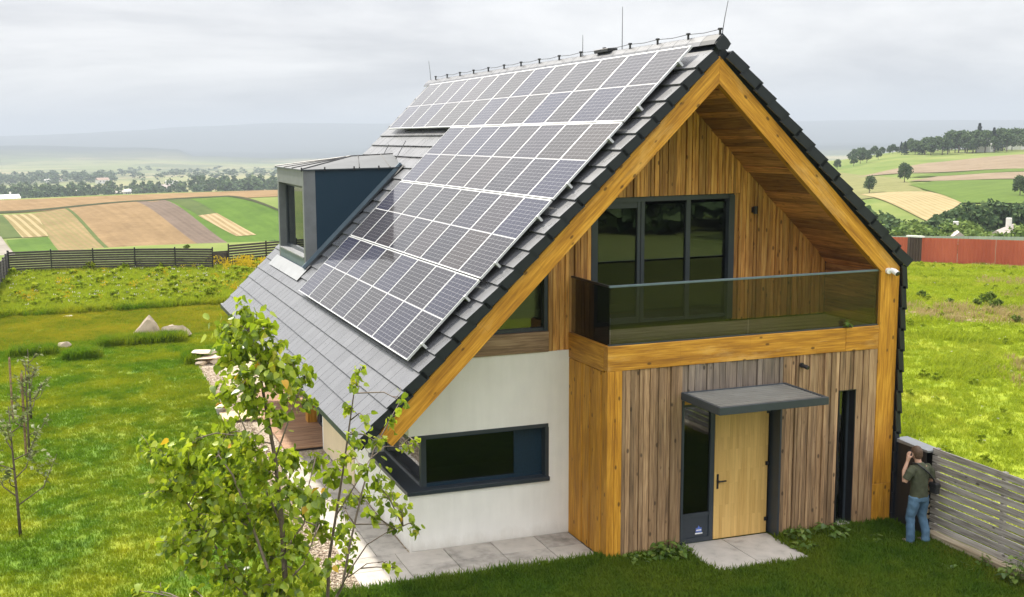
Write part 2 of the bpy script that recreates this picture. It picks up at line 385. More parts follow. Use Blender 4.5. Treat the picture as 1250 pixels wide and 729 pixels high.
M_flower = plain('white_flower', (0.7, 0.68, 0.6), 0.8, 0, 0.1, 20)
def leaf_mat(name, stops, trans=0.45, spec=0.5, rough=0.42, patch=0.0):
    m, t, b, N, L = new_mat(name)
    g = N('ShaderNodeNewGeometry'); o = N('ShaderNodeObjectInfo')
    r = mth(t, 'FRACT', mth(t, 'ADD', g.outputs['Random Per Island'], o.outputs['Random']))
    if patch:
        n = noise_node(t, patch, 3, 0.6, g.outputs['Position'])
        r = mth(t, 'ADD', mth(t, 'MULTIPLY', r, 0.45), mth(t, 'MULTIPLY', n.outputs[0], 0.55))
    c = ramp(t, r, stops); L(c, b.inputs['Base Color']); b.inputs['Roughness'].default_value = rough; b.inputs['Specular IOR Level'].default_value = spec
    tr = N('ShaderNodeBsdfTranslucent'); L(mixc(t, 0.5, c, (0.34, 0.44, 0.02)) if trans > 0.3 else c, tr.inputs[0])
    mx = N('ShaderNodeMixShader'); mx.inputs[0].default_value = trans
    L(b.outputs[0], mx.inputs[1]); L(tr.outputs[0], mx.inputs[2]); L(mx.outputs[0], t.nodes['Material Output'].inputs[0])
    return m
M_leaf = leaf_mat('linden_leaf', [(0.0, (0.045, 0.095, 0.006)), (0.2, (0.13, 0.205, 0.010)), (0.55, (0.27, 0.365, 0.016)), (0.95, (0.46, 0.52, 0.040)), (0.985, (0.42, 0.40, 0.03))], 0.42, 0.6, 0.36)
M_leafo = leaf_mat('autumn_leaf', [(0.0, (0.55, 0.28, 0.02)), (1.0, (0.65, 0.42, 0.03))], 0.3)
M_leafs = leaf_mat('sapling_leaf', [(0.0, (0.10, 0.13, 0.04)), (0.6, (0.22, 0.25, 0.10)), (1.0, (0.40, 0.42, 0.26))], 0.3)
M_weed = leaf_mat('weed_leaf', [(0.0, (0.05, 0.10, 0.012)), (0.6, (0.10, 0.18, 0.02)), (1.0, (0.18, 0.24, 0.04))], 0.3)
M_far1 = leaf_mat('broadleaf_crown', [(0.25, (0.040, 0.075, 0.034)), (0.6, (0.094, 0.144, 0.055)), (0.9, (0.161, 0.212, 0.075))], 0.2, 0.1, 0.8, patch=0.5)
M_far2 = leaf_mat('bright_crown', [(0.25, (0.075, 0.127, 0.034)), (0.6, (0.161, 0.229, 0.055)), (0.9, (0.270, 0.321, 0.083))], 0.2, 0.1, 0.8, patch=0.5)
M_far3 = leaf_mat('conifer_crown', [(0.25, (0.016, 0.034, 0.024)), (0.6, (0.034, 0.058, 0.038)), (0.9, (0.052, 0.078, 0.048))], 0.1, 0.1, 0.8, patch=0.5)
M_bushc = leaf_mat('shrub_leaf', [(0.25, (0.06, 0.10, 0.018)), (0.6, (0.13, 0.19, 0.03)), (0.9, (0.22, 0.27, 0.05))], 0.25, 0.1, 0.8, patch=1.5)
M_bark = plain('bark', (0.115, 0.085, 0.065), 0.85, 0, 0.35, 20, 0.4)
M_twig = plain('grey_twig', (0.17, 0.13, 0.105), 0.8, 0, 0.3, 20)
def gravel_mat():
    m, t, b, N, L = new_mat('gravel'); v = N('ShaderNodeTexVoronoi'); v.inputs['Scale'].default_value = 24; L(pos(t), v.inputs['Vector'])
    c = ramp(t, mth(t, 'FRACT', mth(t, 'MULTIPLY', v.outputs['Color'], 3.7)), [(0.0, (0.20, 0.15, 0.10)), (0.5, (0.36, 0.29, 0.21)), (1.0, (0.50, 0.43, 0.34))])
    L(c, b.inputs['Base Color']); b.inputs['Roughness'].default_value = 0.9; bump(t, b, v.outputs['Distance'], 0.8, 0.03); return m
M_gravel = gravel_mat()
M_peb = leaf_mat('pebble', [(0.0, (0.22, 0.16, 0.11)), (0.5, (0.40, 0.32, 0.24)), (1.0, (0.56, 0.48, 0.39))], 0.0, 0.3, 0.8)

# ================================================================== terrain
RK = [0, 50, 63, 80, 110, 160, 230, 300, 345, 420, 520, 620, 720, 900, 1500, 2500, 3500, 5000, 6000, 9000, 14000, 24000]
AZ = {
 -180: [0, 0, 0, -.8, -4, -8, -9, -8, -7, -6, -6, -8, -10, -15, -25, -40, -40, -20, -30, -30, -30, -30],
 -60:  [0, 0, 0, -.8, -4, -9, -12, -13, -14, -18, -24, -28, -30, -34, -45, -55, -55, -30, -40, 10, 0, -30],
 -12:  [0, 0, 0, -.8, -5, -12, -15.5, -12, -10.4, -22, -30, -34, -36, -37, -50, -60, -62, -12, -30, 30, 0, -30],
 -3:   [0, 0, 0, -.6, -5, -12, -15.5, -11.4, -10.1, -22, -30, -34, -36, -37, -50, -60, -62, -12, -30, 40, 0, -30],
 3.7:  [0, 0, 0, -.4, -5, -12, -16.0, -9.5, -9.7, -22, -30, -34, -36, -37, -50, -62, -66, -33, -45, 70, 0, -30],
 5.6:  [0, 0, 0, -.4, -5, -12, -16.1, -9.2, -9.6, -22, -30, -34, -36, -37, -50, -64, -70, -42, -55, 85, 0, -30],
 6.4:  [0, 0, 0, -.4, -5, -12, -16.2, -9.1, -9.6, -22, -30, -34, -36, -37, -50, -65, -74, -72, -70, 90, 0, -30],
 10.7: [0, 0, 0, -.4, -5, -12, -16.4, -8.7, -9.55, -22, -30, -34, -36, -37, -50, -68, -80, -83, -80, 100, 0, -30],
 17:   [0, 0, 0, -.6, -5, -12, -16.4, -11, -11, -22, -30, -34, -36, -37, -50, -68, -80, -83, -80, 90, 0, -30],
 30:   [0, 0, -.3, -1.5, -5, -10, -14, -14, -14, -15, -17, -18, -24, -37, -50, -68, -80, -83, -80, 60, 0, -30],
 37.8: [0, 0, -.5, -1.7, -6.5, -12.5, -14, -11.6, -11.6, -12, -11.2, -11.3, -18, -35, -50, -68, -80, -83, -80, 40, 0, -30],
 42.2: [0, 0, -.5, -1.7, -6.5, -12.5, -13, -10, -9.8, -9.7, -7.8, -6.2, -9, -25, -45, -68, -80, -83, -80, 30, 0, -30],
 46.4: [0, 0, -.5, -1.7, -6.5, -12, -11.5, -9.2, -9.0, -8.3, -6.3, -5.4, -7, -20, -45, -68, -80, -60, -60, 20, 0, -30],
 65:   [0, 0, -.5, -1.7, -5, -8.6, -9.4, -9, -9, -8, -6, -5, -7, -20, -40, -55, -60, -40, -40, 0, 0, -30],
 110:  [0, 0, 0, -.8, -4, -8, -10, -10, -10, -11, -12, -14, -16, -22, -35, -50, -50, -30, -30, 0, 0, -30],
 180:  [0, 0, 0, -.8, -4, -8, -9, -8, -7, -6, -6, -8, -10, -15, -25, -40, -40, -20, -30, -30, -30, -30]}
AZK = np.array(sorted(AZ)); RD = np.concatenate([np.arange(0, 420, 2.0), np.geomspace(420, 24000, 240)])
def pchip(x, y, q):
    x = np.array(x, float); y = np.array(y, float); h = np.diff(x); d = np.diff(y)/h; m = np.zeros(len(x))
    for i in range(1, len(x)-1):
        if d[i-1]*d[i] > 0: m[i] = 3*(h[i-1]+h[i])/((2*h[i]+h[i-1])/d[i-1]+(h[i]+2*h[i-1])/d[i])
    k = np.clip(np.searchsorted(x, q)-1, 0, len(h)-1); t = (q-x[k])/h[k]
    return ((2*t**3-3*t**2+1)*y[k]+(t**3-2*t**2+t)*h[k]*m[k]+(-2*t**3+3*t**2)*y[k+1]+(t**3-t**2)*h[k]*m[k+1])
TAB = np.array([pchip(RK, AZ[a], RD) for a in AZK])
def terr(x, y):
    x = np.asarray(x, float); y = np.asarray(y, float)
    dx, dy = x-CAM.x, y-CAM.y; r = np.hypot(dx, dy); az = np.degrees(np.arctan2(dx, dy))
    i = np.clip(np.searchsorted(AZK, az)-1, 0, len(AZK)-2); t = (az-AZK[i])/(AZK[i+1]-AZK[i]); t = t*t*(3-2*t)
    j = np.clip(np.searchsorted(RD, r)-1, 0, len(RD)-2); u = np.clip((r-RD[j])/(RD[j+1]-RD[j]), 0, 1)
    z = (TAB[i, j]*(1-u)+TAB[i, j+1]*u)*(1-t)+(TAB[i+1, j]*(1-u)+TAB[i+1, j+1]*u)*t
    far = np.clip((r-600)/3000, 0, 1)
    z = z+far*(6*np.sin(x*0.0021+1.3)*np.cos(y*0.0017)+3*np.sin(x*0.006+y*0.004))
    return z
def px_terr(x, y, r0=66.0):
    d = px_ray(x, y); hl = math.hypot(d.x, d.y); r = r0; last = None
    while r < 20000:
        p = CAM+d*(r/hl)
        if p.z < float(terr(p.x, p.y)):
            lo, hi = last or r0, r
            for _ in range(24):
                mi = (lo+hi)/2; p = CAM+d*(mi/hl)
                if p.z < float(terr(p.x, p.y)): hi = mi
                else: lo = mi
            p = CAM+d*(hi/hl); return Vector((p.x, p.y, float(terr(p.x, p.y))))
        last = r; r *= 1.012
    p = CAM+d*(3000/hl); return Vector((p.x, p.y, float(terr(p.x, p.y))))
def terrain():
    rr = np.concatenate([[0.5, 15, 30, 45, 55], np.arange(60, 440, 5.0), np.geomspace(440, 24000, 120)])
    aa = np.concatenate([np.arange(-180, -16, 4.0), np.arange(-16, 62, 0.4), np.arange(62, 180, 4.0)])
    A, Rg = np.meshgrid(np.radians(aa), rr); X = CAM.x+Rg*np.sin(A); Y = CAM.y+Rg*np.cos(A); Z = terr(X, Y)
    Z = Z-np.where(Rg < 60, 0.02, 0.0)
    n, k = A.shape; V = np.stack([X, Y, Z], -1).reshape(-1, 3); idx = np.arange(n*k).reshape(n, k); nx = np.roll(idx, -1, 1)
    Q = np.stack([idx[:-1], idx[1:], nx[1:], nx[:-1]], -1).reshape(-1, 4)
    m, t, b, N, L = new_mat('countryside'); p = pos(t)
    a = noise_node(t, 0.004, 6, 0.6, p); c2 = noise_node(t, 0.05, 6, 0.65, p)
    vo = N('ShaderNodeTexVoronoi'); vo.inputs['Scale'].default_value = 0.0035; mp = N('ShaderNodeMapping'); mp.inputs['Scale'].default_value = (1, 2.2, 0); L(p, mp.inputs[0]); L(mp.outputs[0], vo.inputs['Vector'])
    fld = ramp(t, mth(t, 'FRACT', mth(t, 'MULTIPLY', vo.outputs['Color'], 5.3)), [(0.0, (0.13, 0.17, 0.05)), (0.35, (0.24, 0.23, 0.10)), (0.6, (0.10, 0.16, 0.04)), (0.85, (0.30, 0.25, 0.14))])
    wd = ramp(t, a.outputs[0], [(0.50, (0, 0, 0)), (0.56, (1, 1, 1))])
    col = mixc(t, mth(t, 'MULTIPLY', wd, 0.75), fld, (0.035, 0.06, 0.025))
    col = mixc(t, 0.3, col, ramp(t, c2.outputs[0], [(0.3, (0.10, 0.13, 0.04)), (0.7, (0.28, 0.26, 0.12))]))
    near = ramp(t, c2.outputs[0], [(0.3, (0.09, 0.14, 0.025)), (0.7, (0.19, 0.21, 0.06))])
    ds = N('ShaderNodeVectorMath'); ds.operation = 'DISTANCE'; L(p, ds.inputs[0]); ds.inputs[1].default_value = tuple(CAM)
    col = mixc(t, mth(t, 'MULTIPLY', mth(t, 'SUBTRACT', ds.outputs['Value'], 640.0), 0.01, True), near, col)
    col = mixc(t, mth(t, 'MULTIPLY', mth(t, 'SUBTRACT', ds.outputs['Value'], 3300.0), 0.0008, True), col, (0.018, 0.030, 0.020))
    L(col, b.inputs['Base Color']); b.inputs['Roughness'].default_value = 0.95; b.inputs['Specular IOR Level'].default_value = 0.1
    return link('ground', npmesh('ground', V, Q, m, True), kind='structure')
terrain()

def field_mat(name, c1, c2, ang=0.0, stripe=0.0, scol=None, sfreq=0.35, spec=0.05):
    m, t, b, N, L = new_mat(name); p = pos(t)
    n = noise_node(t, 0.09, 6, 0.65, p); n2 = noise_node(t, 0.5, 8, 0.75, p, (1, 1, 0.2))
    f = mth(t, 'ADD', mth(t, 'MULTIPLY', n.outputs[0], 0.5), mth(t, 'MULTIPLY', n2.outputs[0], 0.5))
    c = ramp(t, f, [(0.38, tuple(x*.8 for x in c1)), (0.62, tuple(x*1.1 for x in c2))])
    mp = N('ShaderNodeMapping'); mp.inputs['Rotation'].default_value = (0, 0, -ang); L(p, mp.inputs[0])
    g = noise_node(t, 1.0, 3, 0.6, mp.outputs[0], (0.012, 0.55, 0.1))
    c = mixc(t, 0.4, c, ramp(t, g.outputs[0], [(0.35, c1), (0.65, c2)]))
    if stripe:
        w = N('ShaderNodeTexWave'); w.bands_direction = 'Y'; w.inputs['Scale'].default_value = sfreq*2.3; w.inputs['Distortion'].default_value = 1.2; w.inputs['Detail'].default_value = 2
        w.inputs['Detail Scale'].default_value = 0.3
        L(mp.outputs[0], w.inputs['Vector'])
        c = mixc(t, mth(t, 'MULTIPLY', ramp(t, w.outputs[0], [(0.45, (0, 0, 0)), (0.75, (1, 1, 1))]), stripe), c, scol)
    L(c, b.inputs['Base Color']); b.inputs['Roughness'].default_value = 0.95; b.inputs['Specular IOR Level'].default_value = spec
    return m
def field(name, pxs, m, lift, n=14, r0=165.0):
    """draped patch of farmland; pxs = corner positions TL, TR, BR, BL as seen, put on the terrain"""
    c = [px_terr(*q, r0=r0) for q in pxs]
    V = []; Q = []
    for i in range(n+1):
        for j in range(n+1):
            u, v = j/n, i/n
            p = (c[0]*(1-u)+c[1]*u)*(1-v)+(c[3]*(1-u)+c[2]*u)*v
            V.append((p.x, p.y, float(terr(p.x, p.y))+lift))
    for i in range(n):
        for j in range(n):
            a = i*(n+1)+j; Q.append((a, a+n+1, a+n+2, a+1))
    return link(name, npmesh(name, V, Q, m, True), kind='structure')
def fang(a, b):
    p, q = px_terr(*a, r0=165.0), px_terr(*b, r0=165.0); return math.atan2(q.y-p.y, q.x-p.x)
z1 = lambda x, y: (x/3.644, 160+y/3.644)
z2 = lambda x, y: (1020+x/4.287, 140+y/4.287)
an = fang(z1(590, 315), z1(980, 530))
F_tan = field_mat('tan_field', (0.163, 0.106, 0.050), (0.239, 0.162, 0.082), an)
F_tan2 = field_mat('stubble_field', (0.163, 0.123, 0.052), (0.250, 0.179, 0.088), an, 0.35, (0.130, 0.145, 0.046), 0.10)
F_strip = field_mat('striped_stubble', (0.163, 0.134, 0.052), (0.218, 0.167, 0.076), an, 0.8, (0.326, 0.257, 0.140), 0.075)
F_pale = field_mat('pale_stubble', (0.196, 0.145, 0.065), (0.272, 0.201, 0.105), an, 0.8, (0.348, 0.267, 0.152), 0.09)
F_plow = field_mat('ploughed_field', (0.103, 0.075, 0.056), (0.152, 0.114, 0.088), an, 0.2, (0.179, 0.139, 0.105), 0.10)
F_green = field_mat('green_field', (0.054, 0.106, 0.013), (0.082, 0.142, 0.019), an)
F_dgreen = field_mat('dull_green_field', (0.054, 0.084, 0.023), (0.087, 0.112, 0.032), an)
F_path = field_mat('dirt_track', (0.196, 0.173, 0.140), (0.272, 0.245, 0.211), an)
F_hedge = field_mat('field_margin', (0.027, 0.036, 0.015), (0.054, 0.056, 0.023), an)
field('tan_field', [(-40, 246), z1(1300, 262), z1(1300, 292), (-40, 262)], F_tan, 0.10, 24)
field('field_margin', [(-40, 260.0), z1(1020, 289), z1(1020, 294), (-40, 262.5)], F_hedge, 0.16, 24)
field('field_margin', [z1(1018, 290), z1(1300, 380), z1(1300, 386), z1(1014, 295)], F_hedge, 0.20)
field('dull_green_field', [(-30, 262), z1(12, 376), z1(98, 475), (-30, 293)], F_dgreen, 0.12)
field('striped_stubble_field', [z1(10, 375), z1(160, 368), z1(215, 470), z1(100, 477)], F_strip, 0.13)
field('bright_green_field', [z1(28, 488), z1(212, 474), z1(300, 565), z1(85, 570)], F_green, 0.15)
field('stubble_field', [z1(160, 366), z1(292, 347), z1(545, 560), z1(290, 570)], F_tan2, 0.11)
field('tan_field', [z1(300, 344), z1(592, 313), z1(1000, 550), z1(545, 565)], F_tan, 0.12)
field('field_margin', [z1(288, 346), z1(303, 345), z1(556, 562), z1(530, 562)], F_hedge if False else F_dgreen, 0.15)
field('ploughed_field', [z1(592, 313), z1(735, 309), z1(1130, 545), z1(1000, 550)], F_plow, 0.13)
field('green_field', [z1(735, 309), z1(1020, 292), z1(1330, 400), z1(1130, 560)], F_green, 0.11, 20)
field('dull_green_field', [z1(738, 309), z1(840, 303), z1(970, 372), z1(885, 380)], F_dgreen, 0.15)
field('pale_stubble_field', [z1(880, 379), z1(965, 368), z1(1140, 465), z1(1052, 471)], F_pale, 0.18)
field('dirt_track', [(-30, 288), z1(5, 472), z1(85, 565), (-30, 330)], F_path, 0.14)
F_rtan = field_mat('pinkish_field', (0.184, 0.137, 0.086), (0.239, 0.188, 0.129), 0.4)
F_rpale = field_mat('pale_grass_field', (0.139, 0.143, 0.052), (0.201, 0.194, 0.079), 0.4)
an2 = fang(z2(130, 420), z2(500, 565))
F_rstub = field_mat('ripe_field', (0.235, 0.183, 0.079), (0.301, 0.240, 0.122), an2, 0.5, (0.346, 0.286, 0.171), 0.11)
F_rgreen = field_mat('right_green_field', (0.072, 0.114, 0.020), (0.100, 0.149, 0.028), 0.4)
field('pale_grass_field', [z2(-60, 290), z2(330, 334), z2(480, 412), z2(-60, 470)], F_rpale, 0.20)
field('pinkish_field', [z2(480, 256), z2(1100, 205), z2(1100, 285), z2(110, 330)], F_rtan, 0.24, 20)
field('right_green_strip', [z2(520, 312), z2(1100, 285), z2(1100, 300), z2(380, 332)], F_rgreen, 0.32)
field('pinkish_strip', [z2(540, 326), z2(1100, 302), z2(1100, 341), z2(380, 352)], F_rtan, 0.28)
field('right_green_field', [z2(520, 350), z2(1100, 345), z2(1100, 450), z2(380, 372)], F_rgreen, 0.22, 20)
field('right_green_field', [z2(380, 372), z2(1100, 405), z2(1100, 480), z2(660, 468)], F_rgreen, 0.30, 16)
field('ripe_field', [z2(125, 422), z2(490, 408), z2(668, 462), z2(500, 572)], F_rstub, 0.26, 18)

# ================================================================== garden ground
def sheet(name, x0, x1, y0, y1, m, lift=0.0, n=1, k=1):
    V = []; Q = []
    for i in range(k+1):
        for j in range(n+1):
            x = x0+(x1-x0)*j/n; y = y0+(y1-y0)*i/k; V.append((x, y, float(terr(x, y))+lift))
    for i in range(k):
        for j in range(n):
            a = i*(n+1)+j; Q.append((a, a+1, a+n+2, a+n+1))
    return link(name, npmesh(name, V, Q, m), kind='structure')
sheet('lawn', -18, -4.72, -8, 32.0, M_lawn)
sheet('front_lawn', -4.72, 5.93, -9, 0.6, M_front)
sheet('meadow', -18, 7.0, 32.0, 49, M_mead, 0.0, 10, 8)
sheet('lawn', -4.72, 7.0, 15.2, 32.0, M_lawn)
sheet('field', 5.93, 62, -20, 60, M_mead, 0.02, 40, 40)
sheet('gravel_path', -4.72, -3.0, -0.02, 19.5, M_gravel, 0.012)

# paving: terrace slabs in front of the white wall and along its side, and the slab at the door
pav = empty('terrace_paving', (-3, 1, 0), kind='structure')
def slab(x0, x1, y0, y1, par, z0=-0.05, z1=0.035):
    z = z1+random.uniform(-0.003, 0.003); g = 0.006
    o = MB().box(x0+g, x1-g, y0+g, y1-g, z0, z).build('paving_slab', M_slab, None, bevel=0.006)
    o.parent = par; o.matrix_parent_inverse = Matrix.Translation(par.location).inverted(); return o
xs = [-4.25, -3.33, -2.45, -1.55, -0.70, -0.02]
for i in range(5):
    for (a, b) in ((0.16, 0.86), (0.86, 1.47)): slab(xs[i], xs[i+1], a, b, pav)
yy = 1.47
while yy < 7.4:
    slab(-4.25, -3.66, yy, yy+0.9, pav); slab(-3.66, -3.08, yy, yy+0.9, pav); yy += 0.9
step = empty('doorstep_paving', (2.4, -0.4, 0), kind='structure')
slab(1.52, 2.42, -1.0, 0.24, step, z1=0.03); slab(2.42, 3.36, -1.0, 0.24, step, z1=0.03)

# ================================================================== house
H = empty('house', (0, 0, 0), label='timber gabled house with white plaster wall, balcony and dark tiled roof', cat='house')
xr, zA, mS, vz = 2.0124, 8.5185, 0.9766, 0.3248/math.cos(RAFT)
Xp, Xq, D_, Xw = 5.432, 5.829, 1.484, -3.046
zo = lambda x: zA-mS*abs(x-xr)          # outer (top) line of the rafters
zi = lambda x: zo(x)-vz                 # inner (bottom) line
cs, sn = math.cos(RAFT), math.sin(RAFT)
LEN = 15.25
# rafters, pillar, beams
xl = -4.0
rl = MB().prism([(xr, zA), (xr, zA-vz), (xl+0.3248*sn, zo(xl)-0.3248*cs), (xl, zo(xl))], 0.0, 0.14).build('rafter', M_raft_l, H, bevel=0.006)
rr_ = MB().prism([(xr, zA), (Xq, zo(Xq)), (Xp, zi(Xp)), (xr, zA-vz)], 0.0, 0.14).build('rafter', M_raft_r, H, bevel=0.006)
pil = MB().prism([(Xp, 0.78), (Xq, 0.78), (Xq, zo(Xq)), (Xp, zi(Xp))], 0.002, 0.14).build('pillar', M_beam_z, H, bevel=0.005)
for a, b in ((Xp, Xp+0.155), (Xp+0.16, Xp+0.245), (Xp+0.25, Xq)):
    MB().box(a, b, 0.0, 0.14, 0.0, 0.775).build('board', M_beam_z, pil, bevel=0.004)
Z1, Z2 = 3.325, 3.75
MB().box(0.0, 4.72, 0.0, 0.16, Z1, Z2).build('balcony_beam', M_beam_x, H, bevel=0.006)
MB().box(4.724, Xp-0.003, 0.0, 0.16, Z1, Z2).build('balcony_beam', M_beam_x, H, bevel=0.006)
MB().box(0.0, 0.16, 0.163, D_+0.02, Z1-0.03, Z2-0.002).build('balcony_beam', M_beam_y, H, bevel=0.006)

# front cladding: boards of different width standing at different depth
clad = box('cladding', 0.02, Xp, 0.075, 0.10, 0, 1.0, M_black, H)
clad.data.vertices.foreach_set('co', [c for v in MB().box(0.02, 1.46, 0.075, 0.10, 0, Z1).v for c in v])
mb = MB().box(0.03, 1.46, 0.075, 0.10, 0.0, Z1).box(3.425, 4.64, 0.075, 0.10, 0, Z1).box(4.99, Xp, 0.075, 0.10, 0, Z1).box(1.46, 3.425, 0.075, 0.10, 2.62, Z1).box(4.64, 4.99, 0.075, 0.10, 2.62, Z1)
me0 = mesh('cladding', mb.v, mb.f, M_black); clad.data = me0
def boards(x0, x1, fz0, fz1, y, m, par, wmin=0.07, wmax=0.15, thick=0.03, dep=0.034):
    x = x0
    while x < x1-0.02:
        w = min(random.uniform(wmin, wmax), x1-x)
        if x1-(x+w) < 0.05: w = x1-x
        d = random.choice((0, 0, 0.5, 1))*dep+random.uniform(0, 0.006)
        a, b = x+0.003, x+w-0.005
        zt = lambda q: fz1(q) if callable(fz1) else fz1
        poly = [(a, fz0), (b, fz0), (b, zt(b)), (a, zt(a))]
        MB().prism(poly, y-thick+d, y+d+0.03).build('board', m, par, bevel=0.003)
        x += w
for a, b in ((0.0, 0.135), (0.138, 0.272)):
    MB().box(a, b, 0.0, 0.10, 0.0, Z1-0.003).build('board', M_beam_z, clad, bevel=0.004)
boards(0.275, 1.44, 0.0, Z1-0.004, 0.035, M_clad, clad, .05, .12)
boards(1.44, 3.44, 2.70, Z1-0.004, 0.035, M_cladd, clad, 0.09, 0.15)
boards(3.44, 4.63, 0.0, Z1-0.004, 0.035, M_clad, clad, .05, .12)
boards(4.63, 5.0, 2.61, Z1-0.004, 0.035, M_clad, clad)
boards(5.0, Xp-0.004, 0.0, Z1-0.004, 0.035, M_clad, clad)
# side of the porch block
side = box('side_cladding', 0.06, 0.09, 0.10, D_, 0, Z1-0.04, M_black, H)
y = 0.105; first = True
while y < D_-0.02:
    w = min(random.uniform(0.11, 0.19), D_-y)
    if D_-(y+w) < 0.07: w = D_-y
    dx = random.choice((0, 0, 0.012))
    MB().box(0.004+dx, 0.06, y+0.002, y+w-0.002, 0, Z1-0.04).build('board', M_beam_z, side, bevel=0.003); y += w

# slit window
sw = empty('slit_window', (4.8, 0.2, 1.3), parent=H)
def kid(o, par): o.parent = par; o.matrix_parent_inverse = Matrix.Translation(par.location).inverted(); return o
def ring(name, x0, x1, z0, z1, y0, y1, w, m, par=None, bev=0.003):
    """a flat frame around an opening in the xz plane"""
    mb = MB().box(x0, x0+w, y0, y1, z0, z1).box(x1-w, x1, y0, y1, z0, z1).box(x0+w, x1-w, y0, y1, z0, z0+w).box(x0+w, x1-w, y0, y1, z1-w, z1)
    o = mb.build(name, m, None, bevel=0)
    return kid(o, par) if par else o
ring('frame', 4.635, 4.995, 0.05, 2.615, 0.012, 0.30, 0.02, M_black, sw)
ring('sash', 4.655, 4.975, 0.07, 2.595, 0.16, 0.22, 0.04, M_dark, sw)
kid(box('pane', 4.695, 4.935, 0.185, 0.20, 0.11, 2.555, M_win), sw)
kid(box('sill', 4.66, 4.97, 0.0, 0.155, 0.072, 0.10, M_slab), sw)

# entrance: side light, oak door, deep dark reveal
ent = empty('entrance', (2.4, 0.28, 0), parent=H)
kid(MB().box(3.40, 3.435, -0.004, 0.30, 0.03, 2.70).build('reveal', M_dark, None), ent)
kid(MB().box(1.435, 1.47, -0.004, 0.30, 0.03, 2.70).build('reveal', M_dark, None), ent)
kid(MB().box(1.47, 3.40, 0.0, 0.30, 2.63, 2.70).build('reveal', M_beam_x, None), ent)
fr = ring('side_light_frame', 1.47, 2.235, 0.03, 2.60, 0.24, 0.32, 0.085, M_dark, ent)
kid(MB().box(1.556, 2.149, 0.245, 0.31, 0.50, 0.56).build('transom', M_dark, None), ent)
kid(MB().box(1.556, 2.149, 0.262, 0.30, 0.116, 0.499).build('lower_panel', M_sill, None), ent)
kid(box('pane', 1.556, 2.149, 0.275, 0.29, 0.561, 2.514, M_win), ent)
st = kid(MB().box(1.90, 2.02, 0.2575, 0.2605, 0.20, 0.285).build('sticker', plain('sticker_blue', (0.10, 0.16, 0.45), 0.4), None), ent)
kid(MB().prism([(1.93, 0.27), (1.99, 0.27), (1.96, 0.325)], 0.2545, 0.2605).build('sticker_mark', plain('sticker_mark', (0.12, 0.20, 0.60), 0.4), None), ent)
kid(MB().box(1.91, 2.01, 0.2545, 0.2572, 0.232, 0.252).box(1.885, 2.035, 0.2545, 0.2572, 0.172, 0.194).build('sticker_lines', M_whitep, None), ent)
door = MB().box(-0.55, 0.55, -0.03, 0.03, 0, 2.56).build('door', M_door, ent, bevel=0.004); door.location = (2.80-2.4, 0.285-0.28, 0.035)
dh = MB().box(-0.50, -0.46, -0.036, -0.03, 0.93, 1.20).box(-0.495, -0.465, -0.075, -0.036, 1.06, 1.09).box(-0.495, -0.335, -0.09, -0.074, 1.063, 1.087).build('handle', M_black, door)
for z in (0.26, 1.30, 2.26): MB().box(0.50, 0.575, -0.045, -0.028, z-0.035, z+0.035).build('hinge', M_black, door)

# white wall with the corner window
ww = MB()
ww.box(Xw, 0.03, D_, D_+0.30, 0.0, 1.05)
ww.box(-0.40, 0.03, D_, D_+0.30, 1.05, 2.10)
ww.prism([(Xw, 2.10), (0.03, 2.10), (0.03, 3.43), (-2.73, 3.43), (Xw, zi(Xw)+0.0)], D_, D_+0.30)
ww.box(Xw, Xw+0.30, D_+0.30, 8.1, 0.0, 1.05)
ww.box(Xw, Xw+0.30, 4.0, 8.1, 1.05, 3.05).box(Xw, Xw+0.30, D_+0.30, 4.0, 2.10, 3.05)
ww.box(Xw, -1.3, 8.101, 8.3, 0.0, 3.1)
ww.build('plaster_wall', M_white, H)
box('sunlit_wall_patch', Xw-0.025, Xw-0.002, 5.3, 8.1, 0.06, 1.15, M_sunwall, H)  # added thin sheet: sunlight on the lower wall put into its colour
cw = empty('corner_window', (-1.7, D_+0.2, 1.5), parent=H)
kid(MB().prism([(Xw-0.05, D_-0.045), (-0.385, D_-0.045), (-0.385, D_+0.32), (Xw+0.30, D_+0.32), (Xw+0.30, 4.02), (Xw-0.05, 4.02)], 1.05, 1.125, 'z').build('sill', M_sill, None, bevel=0.004), cw)
kid(MB().box(Xw+0.28, -0.40, D_-0.008, D_+0.30, 2.045, 2.112).box(-0.46, -0.392, D_-0.008, D_+0.30, 1.125, 2.045).box(Xw-0.006, Xw+0.28, D_-0.008, 4.0, 2.045, 2.112).build('lining', M_dark, None), cw)
kid(MB().box(-2.78, -2.68, D_+0.14, D_+0.24, 1.125, 2.045).build('corner_post', M_dark, None), cw)
kid(MB().box(-2.68, -0.46, D_+0.15, D_+0.22, 1.125, 1.185).box(-2.68, -0.46, D_+0.15, D_+0.22, 1.985, 2.045).box(-1.00, -0.46, D_+0.16, D_+0.22, 1.185, 1.985).build('front_frame', M_navy, None), cw)
kid(box('pane', -2.68, -1.00, D_+0.18, D_+0.195, 1.185, 1.985, M_win), cw)
kid(MB().box(-2.78, -2.72, D_+0.24, 4.0, 1.125, 1.18).box(-2.78, -2.72, D_+0.24, 4.0, 1.985, 2.045).box(-2.78, -2.72, 3.93, 4.0, 1.18, 1.985).build('side_frame', M_zinc, None), cw)
kid(box('pane', -2.757, -2.743, D_+0.24, 3.93, 1.18, 1.985, M_win), cw)

